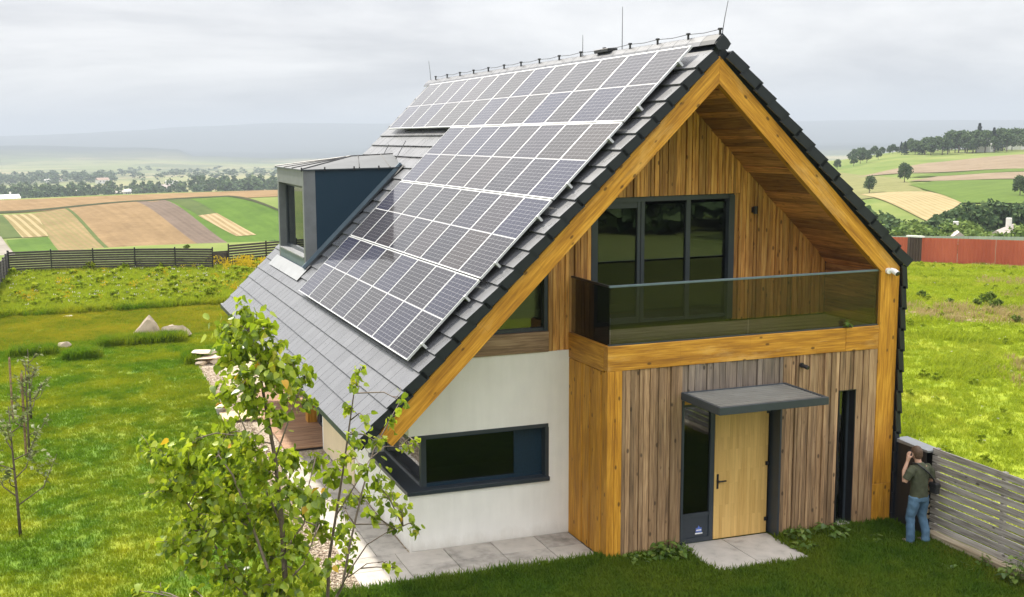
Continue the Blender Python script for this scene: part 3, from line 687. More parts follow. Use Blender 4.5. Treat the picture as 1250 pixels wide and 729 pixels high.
# gable wall on the balcony: amber boards, three-part window, triangular window
gw = MB().prism([(-0.40, 3.43), (0.46, 3.43), (0.46, zi(0.46)+0.2), (-0.40, zi(-0.40)+0.2)], D_+0.06, D_+0.30)
gw.prism([(0.46, 6.14), (3.36, 6.14), (3.36, zi(3.36)+0.2), (xr, zA), (0.46, zi(0.46)+0.2)], D_+0.06, D_+0.30)
gw.prism([(3.36, 3.7), (Xp+0.1, 3.7), (Xp+0.1, zi(Xp)+0.2), (3.36, zi(3.36)+0.2)], D_+0.06, D_+0.30)
gwo = gw.build('gable_wall', M_black, H)
zs_ = lambda q: zi(q)+0.06
boards(-0.40, 0.455, 3.432, zs_, D_+0.03, M_gable, gwo, 0.055, 0.11)
boards(0.20, 3.47, 6.135, zs_, D_-0.01, M_gable, gwo, 0.05, 0.10)
boards(3.375, 3.472, 3.76, 6.128, D_+0.03, M_gable, gwo, 0.05, 0.10)
boards(3.474, Xp-0.02, 3.76, zs_, D_+0.03, M_gable, gwo, 0.05, 0.10)
bw = empty('balcony_window', (1.9, D_+0.1, 3.76), parent=H)
kid(MB().box(0.462, 0.53, D_+0.05, D_+0.16, 3.78, 6.10).box(3.25, 3.368, D_-0.0, D_+0.16, 3.78, 6.10).box(0.462, 3.368, D_+0.03, D_+0.16, 6.04, 6.13).build('frame', M_dark, None), bw)
for a, b in ((1.385, 1.445), (1.46, 1.53), (2.385, 2.475)):
    kid(MB().box(a, b, D_+0.06, D_+0.15, 3.82, 6.04).build('mullion', M_dark, None), bw)
kid(MB().box(0.53, 1.385, D_+0.07, D_+0.14, 5.93, 6.04).box(0.53, 1.385, D_+0.07, D_+0.14, 3.82, 3.93).box(0.53, 0.60, D_+0.07, D_+0.14, 3.93, 5.93).box(1.53, 3.25, D_+0.07, D_+0.14, 3.82, 3.88).build('sash', M_dark, None), bw)
for a, b in ((0.60, 1.385), (1.53, 2.385), (2.475, 3.25)):
    kid(box('pane', a, b, D_+0.10, D_+0.115, 3.88, 5.98, M_win), bw)
tw = empty('triangular_window', (-1.0, D_+0.1, 3.8), parent=H)
kid(MB().box(-0.47, -0.402, D_+0.02, D_+0.15, 3.80, 5.95).box(-2.6, -0.47, D_+0.04, D_+0.15, 3.80, 3.86).build('frame', M_dark, None), tw)
kid(MB().prism([(-2.62, 3.86), (-0.47, 3.86), (-0.47, zi(-0.47)+.15), (-2.35, zi(-2.35)+.15)], D_+0.10, D_+0.115).build('pane', M_win, None), tw)
kid(MB().box(-2.7, -0.402, D_-0.03, D_+0.14, 3.432, 3.797).build('sill_beam', M_sillw, None, bevel=0.006), tw)
# dim rooms behind the glass
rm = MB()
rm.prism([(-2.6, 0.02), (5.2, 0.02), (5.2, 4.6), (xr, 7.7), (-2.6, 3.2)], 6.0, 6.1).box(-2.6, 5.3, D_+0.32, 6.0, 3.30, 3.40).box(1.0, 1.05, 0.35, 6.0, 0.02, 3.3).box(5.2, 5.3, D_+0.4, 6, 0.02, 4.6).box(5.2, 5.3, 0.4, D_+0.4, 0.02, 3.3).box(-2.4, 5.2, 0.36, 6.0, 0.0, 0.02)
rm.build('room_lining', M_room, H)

# soffit under the right slope and wall lining beside the balcony: boards run with the ridge
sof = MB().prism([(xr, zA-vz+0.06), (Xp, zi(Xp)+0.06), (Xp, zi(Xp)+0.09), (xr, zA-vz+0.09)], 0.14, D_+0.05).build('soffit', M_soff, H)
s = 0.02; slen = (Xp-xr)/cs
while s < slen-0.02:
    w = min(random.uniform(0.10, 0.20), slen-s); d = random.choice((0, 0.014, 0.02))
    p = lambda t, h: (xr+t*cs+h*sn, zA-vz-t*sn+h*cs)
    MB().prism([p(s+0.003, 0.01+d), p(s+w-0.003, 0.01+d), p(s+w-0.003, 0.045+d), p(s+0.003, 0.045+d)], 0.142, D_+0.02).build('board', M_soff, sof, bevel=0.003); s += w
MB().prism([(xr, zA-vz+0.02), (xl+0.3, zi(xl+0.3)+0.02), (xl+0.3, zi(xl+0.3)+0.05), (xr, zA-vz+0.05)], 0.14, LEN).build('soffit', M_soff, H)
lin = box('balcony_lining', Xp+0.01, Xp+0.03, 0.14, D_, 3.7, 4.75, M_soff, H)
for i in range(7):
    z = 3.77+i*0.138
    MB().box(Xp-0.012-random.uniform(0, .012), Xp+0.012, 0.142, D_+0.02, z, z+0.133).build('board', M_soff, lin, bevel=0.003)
# balcony floor
bf = box('balcony_floor', 0.12, Xp, 0.16, D_+0.05, 3.60, 3.70, M_black, H)
for i in range(11):
    a = 0.162+i*0.121
    MB().box(0.162, Xp-0.02, a, a+0.114, 3.701, 3.737).build('deck_board', M_bdeck, bf, bevel=0.003)
# glass balustrade
bal = empty('balustrade', (2.7, 0.05, 3.75), parent=H)
kid(box('pane', 0.075, 2.72, 0.050, 0.066, 3.752, 4.735, M_rail), bal); kid(box('pane', 2.735, Xp-0.01, 0.050, 0.066, 3.752, 4.735, M_rail), bal)
kid(box('pane', 0.050, 0.066, 0.070, D_+0.0, 3.752, 4.735, M_rail), bal)
kid(MB().box(0.04, Xp-0.006, 0.038, 0.078, 4.736, 4.772).build('handrail', M_steel, None, bevel=0.004), bal)
kid(MB().box(0.038, 0.078, 0.079, D_+0.0, 4.736, 4.772).build('handrail', M_black, None, bevel=0.004), bal)
kid(MB().box(0.035, Xp-0.006, 0.034, 0.082, 3.7515, 3.775).build('foot_rail', M_dark, None), bal)
# right flank and rear: closing walls
MB().box(Xp+0.03, Xq-0.02, 0.14, LEN, 0.0, zi(Xp)+0.05).build('flank_wall', M_black, H)
MB().prism([(Xw, 0), (Xq-0.03, 0), (Xq-0.03, zi(Xq)+.3), (xr, zA-0.1), (Xw, zi(Xw))], 14.9, 15.1).build('rear_wall', M_white, H)
MB().box(-1.5, -1.3, 8.3, 14.9, 0.1, 5.0).build('recess_wall', M_white, H)

# terrace deck under the eave, posts and glazed opening
td = box('terrace_deck', -3.9, -1.3, 8.31, 14.9, 0.0, 0.06, M_black, H)
for i in range(47):
    a = 8.315+i*0.14
    MB().box(-3.95, -1.5, a, a+0.132, 0.061, 0.10).build('deck_board', M_deck, td, bevel=0.003)
for yv in (10.4, 14.55):
    MB().box(-2.95, -2.72, yv, yv+0.28, 0.101, 3.05).build('post', M_beam_z, H, bevel=0.006)
tg = empty('terrace_door', (-2.3, 10.0, 0.1), parent=H)
kid(MB().box(-2.70, -2.62, 9.4, 10.38, 0.102, 0.17).box(-2.70, -2.62, 10.1, 10.38, 0.17, 3.0).build('frame', M_dark, None), tg)
kid(box('pane', -2.67, -2.655, 8.31, 10.1, 0.18, 3.0, M_win), tg)

# ================================================================== roof
rf = MB()
P2 = lambda s, h: (xr-s*cs-h*sn, zA-s*sn+h*cs)
Q2 = lambda s, h: (xr+s*cs+h*sn, zA-s*sn+h*cs)
SL = (xr+4.17)/cs-0.15; SR = (Xq-xr)/cs
rf.prism([P2(0, 0.004), P2(8.45, 0.004), P2(8.45, 0.165), (xr, zA+0.165/cs)], 0.03, LEN)
rf.prism([Q2(0, 0.004), Q2(SR, 0.004), Q2(SR+0.06, 0.165), (xr, zA+0.165/cs-0.001)], 0.03, LEN)
rf.box(Xq+0.003, Xq+0.07, 0.03, LEN, 0.0, zo(Xq)-0.02)
roof = rf.build('roof', M_tile_dark_shade, H)
TW, TE = 0.3588, 0.3755
def tile_mesh(w, cheek=0.0, m=M_tile, length=0.43):
    """local: x = along ridge (back), y = down the slope, z = normal; lower end tilted up on the tile below"""
    mb = MB(); g = 0.004
    n = len(mb.v); a0, a1 = 0.188, 0.232
    for x in (g, w-g):
        mb.v += [(x, 0, a0-0.028), (x, length, a1-0.03), (x, length, a1), (x, 0, a0)]
    mb.f += [(0, 1, 2, 3), (7, 6, 5, 4), (3, 2, 6, 7), (1, 0, 4, 5), (2, 1, 5, 6), (0, 3, 7, 4)]
    if cheek:
        k = len(mb.v)
        for x in (-0.032, g-0.001):
            mb.v += [(x, 0, a0-cheek), (x, length, a1-cheek-0.005), (x, length, a1+0.001), (x, 0, a0+0.001)]
        mb.f += [tuple(k+i for i in q) for q in ((0, 1, 2, 3), (7, 6, 5, 4), (3, 2, 6, 7), (1, 0, 4, 5), (2, 1, 5, 6), (0, 3, 7, 4))]
    me = mesh('tile', mb.v, mb.f, m); return fix(me)
T_flat = tile_mesh(TW); T_verge = tile_mesh(TW, 0.165, M_tile)
T_verge.materials.append(M_tile_dark_shade)
for p in T_verge.polygons:
    if p.center.x < 0.0 and abs(p.normal.z) < 0.9: p.material_index = 1  # side faces of a verge tile take the painted shade colour
ML = Matrix(((0, -cs, -sn), (1, 0, 0), (0, -sn, cs))).to_4x4()     # columns: x->+Y, y->down slope, z->normal
MLm = Matrix.Identity(4)
ux, uy, uz = Vector((0, 1, 0)), Vector((-cs, 0, -sn)), Vector((-sn, 0, cs))
def frame_mat(o, x, y, z):
    m = Matrix.Identity(4)
    for i in range(3): m[i][0] = x[i]; m[i][1] = y[i]; m[i][2] = z[i]; m[i][3] = o[i]
    return m
apex = Vector((xr, 0, zA))
NC, NR = 42, 23; tiles_obj = 0; rest = MB()
SO = 0.075
def visible_tile(i, j):
    if j == 0 or i >= 18: return True
    if j == 1 and i % 2 == 0: return True
    if 5 <= i <= 9 and j >= 26 and j % 1 == 0: return (j < 42 and i < 9)
    return False
for i in range(NR):
    for j in range(NC):
        o = apex+ux*(-0.06+j*TW)+uy*(SO+i*TE)
        mt = frame_mat(o, ux, uy, uz)
        # leave out tiles inside the dormer
        c = o+uy*0.2+ux*0.18
        if 10.75 < c.y < 13.55 and c.z > 4.35 and c.x < -0.55 and c.z < 6.3: continue
        me = T_verge if j == 0 else T_flat
        if visible_tile(i, j) and tiles_obj < 286:
            t = link('tile', me, roof); mt2 = mt.copy(); mt2[2][3] += random.uniform(-0.002, 0.002); t.matrix_local = mt2; tiles_obj += 1
        else:
            n = len(rest.v); rest.v += [tuple(mt @ v.co) for v in me.vertices]; rest.f += [tuple(n+k for k in p.vertices) for p in me.polygons]
vx, vy, vzv = Vector((0, 1, 0)), Vector((cs, 0, -sn)), Vector((sn, 0, cs))
for i in range(14):
    o = apex+vy*(SO+i*TE)+vx*(-0.06); mt = frame_mat(o, vx, vy, vzv)
    if i < 14:
        n = len(rest.v); t = link('tile', T_verge, roof); t.matrix_local = mt; tiles_obj += 1
    for j in range(1, NC):
        mt = frame_mat(o+vx*j*TW, vx, vy, vzv); n = len(rest.v); rest.v += [tuple(mt @ v.co) for v in T_flat.vertices]; rest.f += [tuple(n+k for k in p.vertices) for p in T_flat.polygons]
# vertical tiles on the right flank (lower ends stand out, giving the saw-tooth edge)
wx, wy, wz = Vector((0, 1, 0)), Vector((0, 0, -1)), Vector((1, 0, 0))
T_wall = tile_mesh(TW, 0.10, M_tile_dark_shade)
for i in range(13):
    o = Vector((Xq-0.10, -0.03, zo(Xq)+0.04-i*0.385)); mt = frame_mat(o, wx, wy, wz)
    t = link('tile', T_wall, roof); t.matrix_local = mt
    for j in range(1, NC):
        mt = frame_mat(o+wx*j*TW, wx, wy, wz); n = len(rest.v); rest.v += [tuple(mt @ v.co) for v in T_flat.vertices]; rest.f += [tuple(n+k for k in p.vertices) for p in T_flat.polygons]
link('tile_field', mesh('tile_field', rest.v, rest.f, M_tile), roof, kind='stuff')
# ridge caps
zr = zA+0.232/cs
for j in range(34):
    a = -0.07+j*0.45
    poly = [(xr-0.16, zr-0.135), (xr-0.11, zr-0.055), (xr, zr+0.045), (xr+0.11, zr-0.055), (xr+0.17, zr-0.135), (xr+0.14, zr-0.14), (xr, zr+0.0), (xr-0.14, zr-0.14)]
    MB().prism(poly, a+0.004, a+0.446).build('ridge_tile', M_tile if j else M_tile_dark_shade, roof, bevel=0.003)
MB().prism([(xr-0.15, zr-0.13), (xr, zr+0.025), (xr+0.15, zr-0.13), (xr+0.09, zA+0.10), (xr-0.09, zA+0.10)], -0.085, -0.068).build('ridge_end', M_tile_dark_shade, roof)
# eave gutter: pale sheet and dark lip
MB().prism([P2(8.50, 0.155), P2(8.66, 0.150), (P2(8.66, 0.15)[0]-0.10, P2(8.66, 0.15)[1]-0.02), (P2(8.66, 0.15)[0]-0.115, P2(8.66, 0.15)[1]-0.012), (P2(8.66, 0.15)[0]-0.11, P2(8.66, 0.15)[1]-0.12), (P2(8.5, 0.0)[0], P2(8.5, 0.0)[1]-0.06)], -0.06, LEN).build('gutter', M_zincl, roof)
MB().prism([(P2(8.66, 0.15)[0]-0.118, P2(8.66, 0.15)[1]-0.018), (P2(8.66, 0.15)[0]-0.128, P2(8.66, 0.15)[1]-0.018), (P2(8.66, 0.15)[0]-0.123, P2(8.66, 0.15)[1]-0.13), (P2(8.66, 0.15)[0]-0.112, P2(8.66, 0.15)[1]-0.13)], -0.06, LEN).build('gutter_lip', M_dark, roof)
# lightning conductor: wire on holders, four rods
wz_ = zr+0.11
hold = [-0.02, 0.95, 1.98, 3.0, 4.05, 5.1, 6.15, 7.2, 8.25, 9.3, 10.35, 11.4, 12.45, 13.5, 14.5]
pts = []
for i, a in enumerate(hold):
    pts.append((xr-0.02, a, wz_))
    if i < len(hold)-1: pts.append((xr-0.02, (a+hold[i+1])/2, wz_-0.02))
MB().tube(pts, 0.006, 5).build('conductor_wire', M_wire, roof)
for a in hold:
    MB().box(xr-0.035, xr-0.005, a-0.012, a+0.012, zr+0.02, wz_+0.012).box(xr-0.045, xr+0.005, a-0.03, a+0.03, wz_-0.012, wz_+0.022).build('wire_holder', M_black, roof)
for a, hgt, lean in ((-0.05, 0.52, 0.10), (3.35, 0.80, 0.0), (5.05, 0.42, 0.0), (15.0, 0.55, -0.06)):
    MB().tube([(xr, a, zr+0.02), (xr+lean*0.4, a, zr+0.02+hgt*0.5), (xr+lean, a, zr+0.05+hgt)], [0.009, 0.007, 0.005], 5).build('lightning_rod', M_wire, roof)
MB().box(xr-0.10, xr+0.12, 3.75, 4.35, zr+0.03, zr+0.10).build('ridge_vent', M_black, roof, bevel=0.01)
# panel rails with end clamps
HP, S0, PH, GP, Y0, PW = 0.36, 0.0923, 1.7615, 0.0287, 0.3532, 1.0616
for k in range(4):
    for q in (0.36, 1.40):
        sv = S0+k*(PH+GP)+q; n = 13 if k == 0 else 8
        mb = MB(); c = apex+uy*sv
        rail = MB().box(Y0-0.035, Y0+n*PW+0.03, -0.02, 0.02, 0.245, 0.322).build('mounting_rail', M_alu, None)
        rail.parent = roof; rail.matrix_local = frame_mat(c, ux, uy, uz)
        MB().box(Y0-0.034, Y0+0.012, -0.022, 0.022, 0.3225, 0.368).build('end_clamp', M_alu, None).parent = rail

# ------------------------------------------------------------------ solar panels
hl = (PH-0.055)/2
def half_mesh():
    w = (PW-0.014-0.034)/2
    return mesh('cell_sheet', [(-w, -hl/2, 0), (w, -hl/2, 0), (w, hl/2, 0), (-w, hl/2, 0)], [(0, 1, 2, 3)], M_cell)
ME_half = half_mesh(); w2 = (PW-0.014)/2
mbf = MB().box(-w2, -w2+0.013, 0, PH, -0.036, 0.0015).box(w2-0.013, w2, 0, PH, -0.036, 0.0015).box(-w2+0.013, w2-0.013, 0, 0.016, -0.036, 0.0015).box(-w2+0.013, w2-0.013, PH-0.016, PH, -0.036, 0.0015)
ME_frame = mesh('frame', mbf.v, mbf.f, M_alu)
mbb = MB().box(-w2+0.013, w2-0.013, 0.016, PH-0.016, -0.012, -0.0045); ME_bs = mesh('backsheet', mbb.v, mbb.f, M_back)
ordn = ['first', 'second', 'third', 'fourth', 'fifth', 'sixth', 'seventh', 'eighth', 'ninth', 'tenth', 'eleventh', 'twelfth', 'thirteenth']
rown = ['top row beside the ridge', 'second row below the ridge', 'third row below the ridge', 'lowest row near the eave']
for k in range(4):
    for j in range(13 if k == 0 else 8):
        c = apex+uy*(S0+k*(PH+GP))+ux*(Y0+(j+0.5)*PW)+uz*(HP+random.uniform(-0.002, 0.002))
        p = empty('solar_panel', label='solar panel, %s from the front gable in the %s' % (ordn[j], rown[k]), cat='solar panel', group='solar panels on the roof')
        p.matrix_world = frame_mat(c, ux, uy, uz)
        link('frame', ME_frame, p); link('backsheet', ME_bs, p)
        for q in (0, 1): link('cell_sheet', ME_half, p, loc=(0, 0.0195+hl/2+q*(hl+0.016), -0.002))

# ------------------------------------------------------------------ dormer
dm = empty('dormer', (-2.9, 12.1, 4.0), parent=H)
YA, YB, XD, ZT = 10.40, 13.86, -2.89, 6.50
roofx = lambda z: xr-(zA+0.232/cs-z)/mS           # x of tile surface at height z on the left slope
kid(MB().prism([(XD+0.02, 4.02), (roofx(ZT)+0.05, ZT), (XD+0.02, ZT)], YA, YA+0.05, 'y').build('cheek', M_navy, None), dm)
kid(MB().prism([(XD+0.02, 4.02), (roofx(ZT)+0.05, ZT), (XD+0.02, ZT)], YB-0.05, YB, 'y').build('cheek', M_navy, None), dm)
kid(MB().box(XD, XD+0.30, YA-0.004, YA+0.16, 4.0, ZT-0.002).box(XD, XD+0.30, YB-0.16, YB+0.004, 4.0, ZT-0.002).box(XD, XD+0.30, YA+0.16, YB-0.16, ZT-0.42, ZT-0.002).build('casing', M_zinc, None, bevel=0.004), dm)
kid(MB().box(XD+0.002, XD+0.30, YA+0.16, YB-0.16, 4.0, 4.28).build('apron', M_steel, None), dm)
kid(MB().box(XD-0.03, XD+0.26, YA+0.16, YB-0.16, 4.281, 4.31).build('sill', M_zincl, None), dm)
fz0, fz1 = 4.311, ZT-0.421
kid(MB().box(XD+0.19, XD+0.26, YA+0.161, YA+0.25, fz0, fz1).box(XD+0.19, XD+0.26, YB-0.25, YB-0.161, fz0, fz1).box(XD+0.19, XD+0.26, YA+0.25, YB-0.25, fz0, fz0+0.08).box(XD+0.19, XD+0.26, YA+0.25, YB-0.25, fz1-0.08, fz1).build('frame', M_dark, None), dm)
kid(box('pane', XD+0.22, XD+0.235, YA+0.25, YB-0.25, fz0+0.08, fz1-0.08, M_win), dm)
ov = 0.05; YM = (YA+YB)/2; ZP = 6.80
e0 = Vector((XD-ov, YA-ov, ZT)); e1 = Vector((XD-ov, YB+ov, ZT)); p1 = Vector((-1.21, YM, ZP-0.04)); p2 = Vector((roofx(ZP)+0.12, YM, ZP)); b0 = Vector((roofx(ZT)+0.12, YA-ov, ZT)); b1 = Vector((roofx(ZT)+0.12, YB+ov, ZT))
dr = kid(MB().quad(e1, e0, p1, p1).build('roof_sheet', M_zinc, None, recalc=False), dm)
dr.data = mesh('roof_sheet', [e1, e0, p1], [(0, 1, 2)], M_droof)
kid(link('roof_sheet', mesh('roof_sheet', [e0, b0, p2, p1], [(0, 1, 2, 3)], M_droof)), dm)
kid(link('roof_sheet', mesh('roof_sheet', [e1, p1, p2, b1], [(0, 1, 2, 3)], M_zinc)), dm)
kid(MB().box(XD-ov, roofx(ZT)+0.1, YA-ov, YB+ov, ZT-0.03, ZT-0.001).build('roof_edge', M_dark, None), dm)
for a, b in ((e0, p1), (e1, p1), (p1, p2), (e1.lerp(e0, 0.36), e1.lerp(p1, 0.93)), (e1.lerp(e0, 0.66), p1.lerp(e0, 0.07)), (e0.lerp(b0, 0.55), p1.lerp(p2, 0.15)), (e0.lerp(b0, 0.85), p1.lerp(p2, 0.65))):
    kid(MB().tube([a+Vector((0, 0, 0.012)), b+Vector((0, 0, 0.012))], 0.014, 4).build('seam', M_black, None), dm)
for t in (0.0, 0.22, 0.5, 0.74, 0.95):
    q = e0.lerp(b0, t); kid(MB().box(q.x-0.015, q.x+0.015, q.y-0.012, q.y+0.02, q.z-0.05, q.z+0.05).build('clip', M_black, None), dm)
nv = uz*0.03
fl = MB(); A0 = Vector((roofx(4.02), YA-0.01, 4.02)); A1 = Vector((roofx(ZT+.05), YA-0.01, ZT+.05))
fl.v = [tuple(q) for q in (A0, A1, A1+uz*.10, A0+uz*.10, A0-ux*.03, A1-ux*.03, A1-ux*.03+uz*.10, A0-ux*.03+uz*.10)]
fl.f = [(0, 1, 2, 3), (7, 6, 5, 4), (3, 2, 6, 7), (1, 0, 4, 5), (2, 1, 5, 6), (0, 3, 7, 4)]
kid(fl.build('flashing', M_steel, None), dm)
fl = MB(); B0 = A0-ux*0.25+uz*0.012; B1 = A1-ux*0.25+uz*0.012
fl.quad(B0, B1, B1+ux*.22, B0+ux*.22); kid(fl.build('flashing', M_black, None, recalc=False), dm)
ap = MB(); c0 = Vector((roofx(3.78), YA-0.25, 3.78)); c1 = Vector((roofx(4.03), YA-0.25, 4.03))
ap.quad(c0+uz*.012, c0+ux*3.9+uz*.012, c1+ux*3.9+uz*.012, c1+uz*.012); kid(ap.build('front_flashing', M_zincl, None, recalc=False), dm)
for a, b in ((Vector((roofx(7.0)-.0, 13.0, 7.0)), Vector((roofx(6.72), 12.6, 6.72))), (Vector((roofx(7.05), 11.6, 7.1)), Vector((roofx(6.6), 11.0, 6.65)))):
    kid(MB().tube([a+uz*.05, b+uz*.05], 0.012, 4).build('cable', M_black, None), dm)

# ------------------------------------------------------------------ canopy over the door, lamps, camera
cn = empty('door_canopy', (2.44, 0, 2.8), label='flat canopy with grey frame and ribbed top above the oak door', cat='canopy')
x0, x1, y0, y1, zt = 1.40, 3.49, -1.15, 0.004, 2.86
kid(MB().box(x0, x1, y0, y0+0.06, zt-0.13, zt).box(x0, x0+0.06, y0+0.06, y1, zt-0.13, zt).box(x1-0.06, x1, y0+0.06, y1, zt-0.13, zt).box(x0+0.06, x1-0.06, y1-0.04, y1, zt-0.13, zt).build('frame', M_dark, None, bevel=0.004), cn)
kid(MB().box(x0+0.06, x1-0.06, y0+0.06, y1-0.04, zt-0.035, zt-0.015).build('top_sheet', plain('pale_sheet', (0.19, 0.19, 0.175), 0.4, 0, 0.2, 2), None), cn)
for i in range(9):
    yq = y0+0.14+i*0.112
    kid(MB().box(x0+0.06, x1-0.06, yq, yq+0.012, zt-0.0148, zt-0.010).build('rib', bpy.data.materials['pale_sheet'], None), cn)
sc = empty('security_camera', (5.59, 0, 4.72), label='small white security camera at the knee of the timber frame', cat='camera')
kid(MB().tube([(5.56, 0.0, 4.74), (5.56, -0.045, 4.74)], 0.055, 12).build('mount', M_whitep, None, smooth=False), sc)
kid(MB().tube([(5.60, -0.03, 4.755), (5.625, -0.09, 4.735), (5.635, -0.16, 4.70)], [0.045, 0.052, 0.05], 12).build('body', M_whitep, None), sc)
kid(MB().tube([(5.636, -0.16, 4.70), (5.638, -0.175, 4.692)], [0.046, 0.04], 12).build('lens', M_black, None), sc)
wl = empty('wall_lamp', (3.81, 0, 3.14), label='tiny black wall lamp on the weathered boards above the canopy', cat='lamp')
kid(MB().tube([(3.80, 0.0, 3.15), (3.80, -0.03, 3.15)], 0.045, 10).build('base', M_black, None), wl)
kid(MB().tube([(3.80, -0.03, 3.15), (3.83, -0.10, 3.13), (3.84, -0.14, 3.12)], [0.03, 0.04, 0.035], 10).build('head', M_black, None), wl)
wl = empty('wall_lamp', (3.77, 1.45, 5.81), label='black wall lamp on the amber boards beside the balcony window', cat='lamp')
kid(MB().box(3.73, 3.81, D_-0.02, D_+0.01, 5.76, 5.86).build('base', M_black, None), wl)
kid(MB().tube([(3.77, D_-0.06, 5.74), (3.77, D_-0.06, 5.88)], 0.04, 10).build('head', M_black, None), wl)

# ================================================================== fences
def slat_fence(name, pts, hgt, nsl, m, mpost, label, cat='fence', slat=0.108, postup=0.08, z0=0.08, th=0.03, pw=0.07):
    f = empty(name, (pts[0][0], pts[0][1], float(terr(*pts[0][:2]))), label=label, cat=cat)
    for i, p in enumerate(pts):
        z = float(terr(p[0], p[1])); kid(MB().box(p[0]-pw/2, p[0]+pw/2, p[1]-pw/2, p[1]+pw/2, z-0.1, z+hgt+postup).build('post', mpost, None), f)
    for a, b in zip(pts[:-1], pts[1:]):
        A = Vector((a[0], a[1], float(terr(*a[:2])))); B = Vector((b[0], b[1], float(terr(*b[:2]))))
        d = (B-A); n = Vector((-d.y, d.x, 0)).normalized()*th/2; e = d.normalized()*0.04
        for k in range(nsl):
            zz = z0+k*(hgt-z0-slat)/(nsl-1); u = Vector((0, 0, zz)); v = Vector((0, 0, zz+slat+random.uniform(-.004, .004)))
            c = [A+e-n+u, B-e-n+u, B-e+n+u, A+e+n+u, A+e-n+v, B-e-n+v, B-e+n+v, A+e+n+v]
            kid(link('slat', mesh('slat', c, [(3, 2, 1, 0), (4, 5, 6, 7), (0, 1, 5, 4), (1, 2, 6, 5), (2, 3, 7, 6), (3, 0, 4, 7)], m)), f)
    return f
M_fdark = plain('dark_fence_timber', (0.050, 0.043, 0.038), 0.8, 0, 0.3, 6)
slat_fence('slat_fence', [(-11.7, 46.3), (-9.5, 46.15), (-7.3, 45.6), (-5.1, 45.0), (-3.0, 44.2), (-1.1, 43.1)], 1.34, 10, M_fdark, M_black, 'dark horizontal slat fence across the far end of the garden')
slat_fence('gate_panel', [(-0.95, 44.3), (-0.05, 44.5)], 1.05, 10, M_fdark, M_black, 'short dark boarded gate in the gap of the garden fence', 'gate', 0.095)
slat_fence('slat_fence', [(-0.05, 44.4), (2.2, 45.2), (4.5, 46.0)], 1.36, 9, M_fdark, M_black, 'low dark slat fence behind the yellow flowers, next to the roof edge')
slat_fence('slat_fence', [(-11.74, 46.2), (-11.76, 44.4), (-11.8, 42.6), (-11.84, 40.8), (-11.88, 39.0), (-11.92, 37.2), (-12.0, 34.0), (-12.1, 30.0)], 1.36, 9, M_fdark, M_black, 'dark slat fence along the left edge of the garden')
# grey board fence by the person
gf = empty('board_fence', (6.02, -2, 0), label='grey horizontal board fence with narrow gaps right of the person', cat='fence')
for i in range(11):
    z = 0.165+i*0.1365
    for a, b in ((-0.80, -3.78), (-3.785, -6.8)):
        h = 0.112+random.uniform(-.006, .004)
        kid(MB().box(5.995, 6.018, b, a, z, z+h).build('board', M_fence, None, bevel=0.003), gf)
for yq in (-0.86, -2.32, -3.80, -5.3, -6.75):
    kid(MB().box(6.019, 6.09, yq-0.035, yq+0.035, -0.1, 1.64).build('post', M_fence, None), gf)
kb = empty('fence_kerb', (5.93, -2, 0), label='pale timber kerb lying along the foot of the grey board fence', cat='kerb')
for a, b in ((-0.84, -2.9), (-2.905, -4.9), (-4.905, -6.9)):
    kid(MB().box(5.86, 6.03, b, a, -0.05, 0.145).build('beam', M_kerb, None, bevel=0.01), kb)
# red sheet fence with a dark door, grey sheet fence behind it
rfn = empty('sheet_fence', (42, 40, -1.4), label='long red corrugated sheet fence across the far side of the field', cat='fence')
m_, t_, b_, N_, L_ = new_mat('red_sheet'); n_ = noise_node(t_, 0.8, 5, 0.6, pos(t_), (1, 1, 0.3))
L_(ramp(t_, n_.outputs[0], [(0.3, (0.38, 0.070, 0.036)), (0.7, (0.50, 0.115, 0.062))]), b_.inputs['Base Color']); b_.inputs['Roughness'].default_value = 0.5; M_red = m_
M_greysh = plain('grey_sheet', (0.33, 0.37, 0.41), 0.45, 0.3, 0.12, 0.5)
def corr(a, b, h, m, name, rib=0.2):
    A = Vector(a); B = Vector(b); d = B-A; n = Vector((-d.y, d.x)).normalized()*0.02; k = max(2, int(d.length/rib)*2); mb = MB(); zb0 = float(terr(*a)); zb1 = float(terr(*b))
    for i in range(k+1):
        q = A.lerp(B, i/k)+n*(1 if i % 2 else -1); zb = zb0+(zb1-zb0)*i/k
        mb.v += [(q.x, q.y, zb-0.05), (q.x, q.y, zb+h)]
    mb.f = [(2*i, 2*i+2, 2*i+3, 2*i+1) for i in range(k)]
    return link(name, mesh(name, mb.v, mb.f, m))
A = Vector((38.0, 46.8)); B = Vector((41.92, 40.1)); C_ = Vector((42.35, 39.45)); E_ = Vector((50.5, 27.5))
def run(A, B, h, m, par, w=2.0):
    n = max(1, round((B-A).length/w))
    for i in range(n): kid(corr(A.lerp(B, i/n), A.lerp(B, (i+0.992)/n), h, m, 'sheet'), par)
run(A, B, 1.62, M_red, rfn); run(C_, E_, 1.62, M_red, rfn)
gd = empty('fence_door', (42.1, 39.8, -1.4), label='dark wooden door with white lintel set in the red fence', cat='door')
zg = float(terr(42.1, 39.8))
for i in range(5):
    q = B.lerp(C_, (i+0.5)/5); kid(MB().box(q.x-0.075, q.x+0.075, q.y-0.09, q.y+0.09, zg, zg+1.62).build('board', plain('dark_door_board', (0.075, 0.05, 0.04), 0.8) if i == 0 else bpy.data.materials['dark_door_board'], None), gd)
kid(MB().prism([(B.x-.1, B.y+.1), (C_.x-.1, C_.y-.1), (C_.x+.12, C_.y-.1), (B.x+.12, B.y+.1)], zg+1.64, zg+1.74, 'z').build('lintel', M_whitep, None), gd)
gfn = empty('sheet_fence', (56, 50, -3.3), label='pale grey sheet fence showing above the red fence', cat='fence')
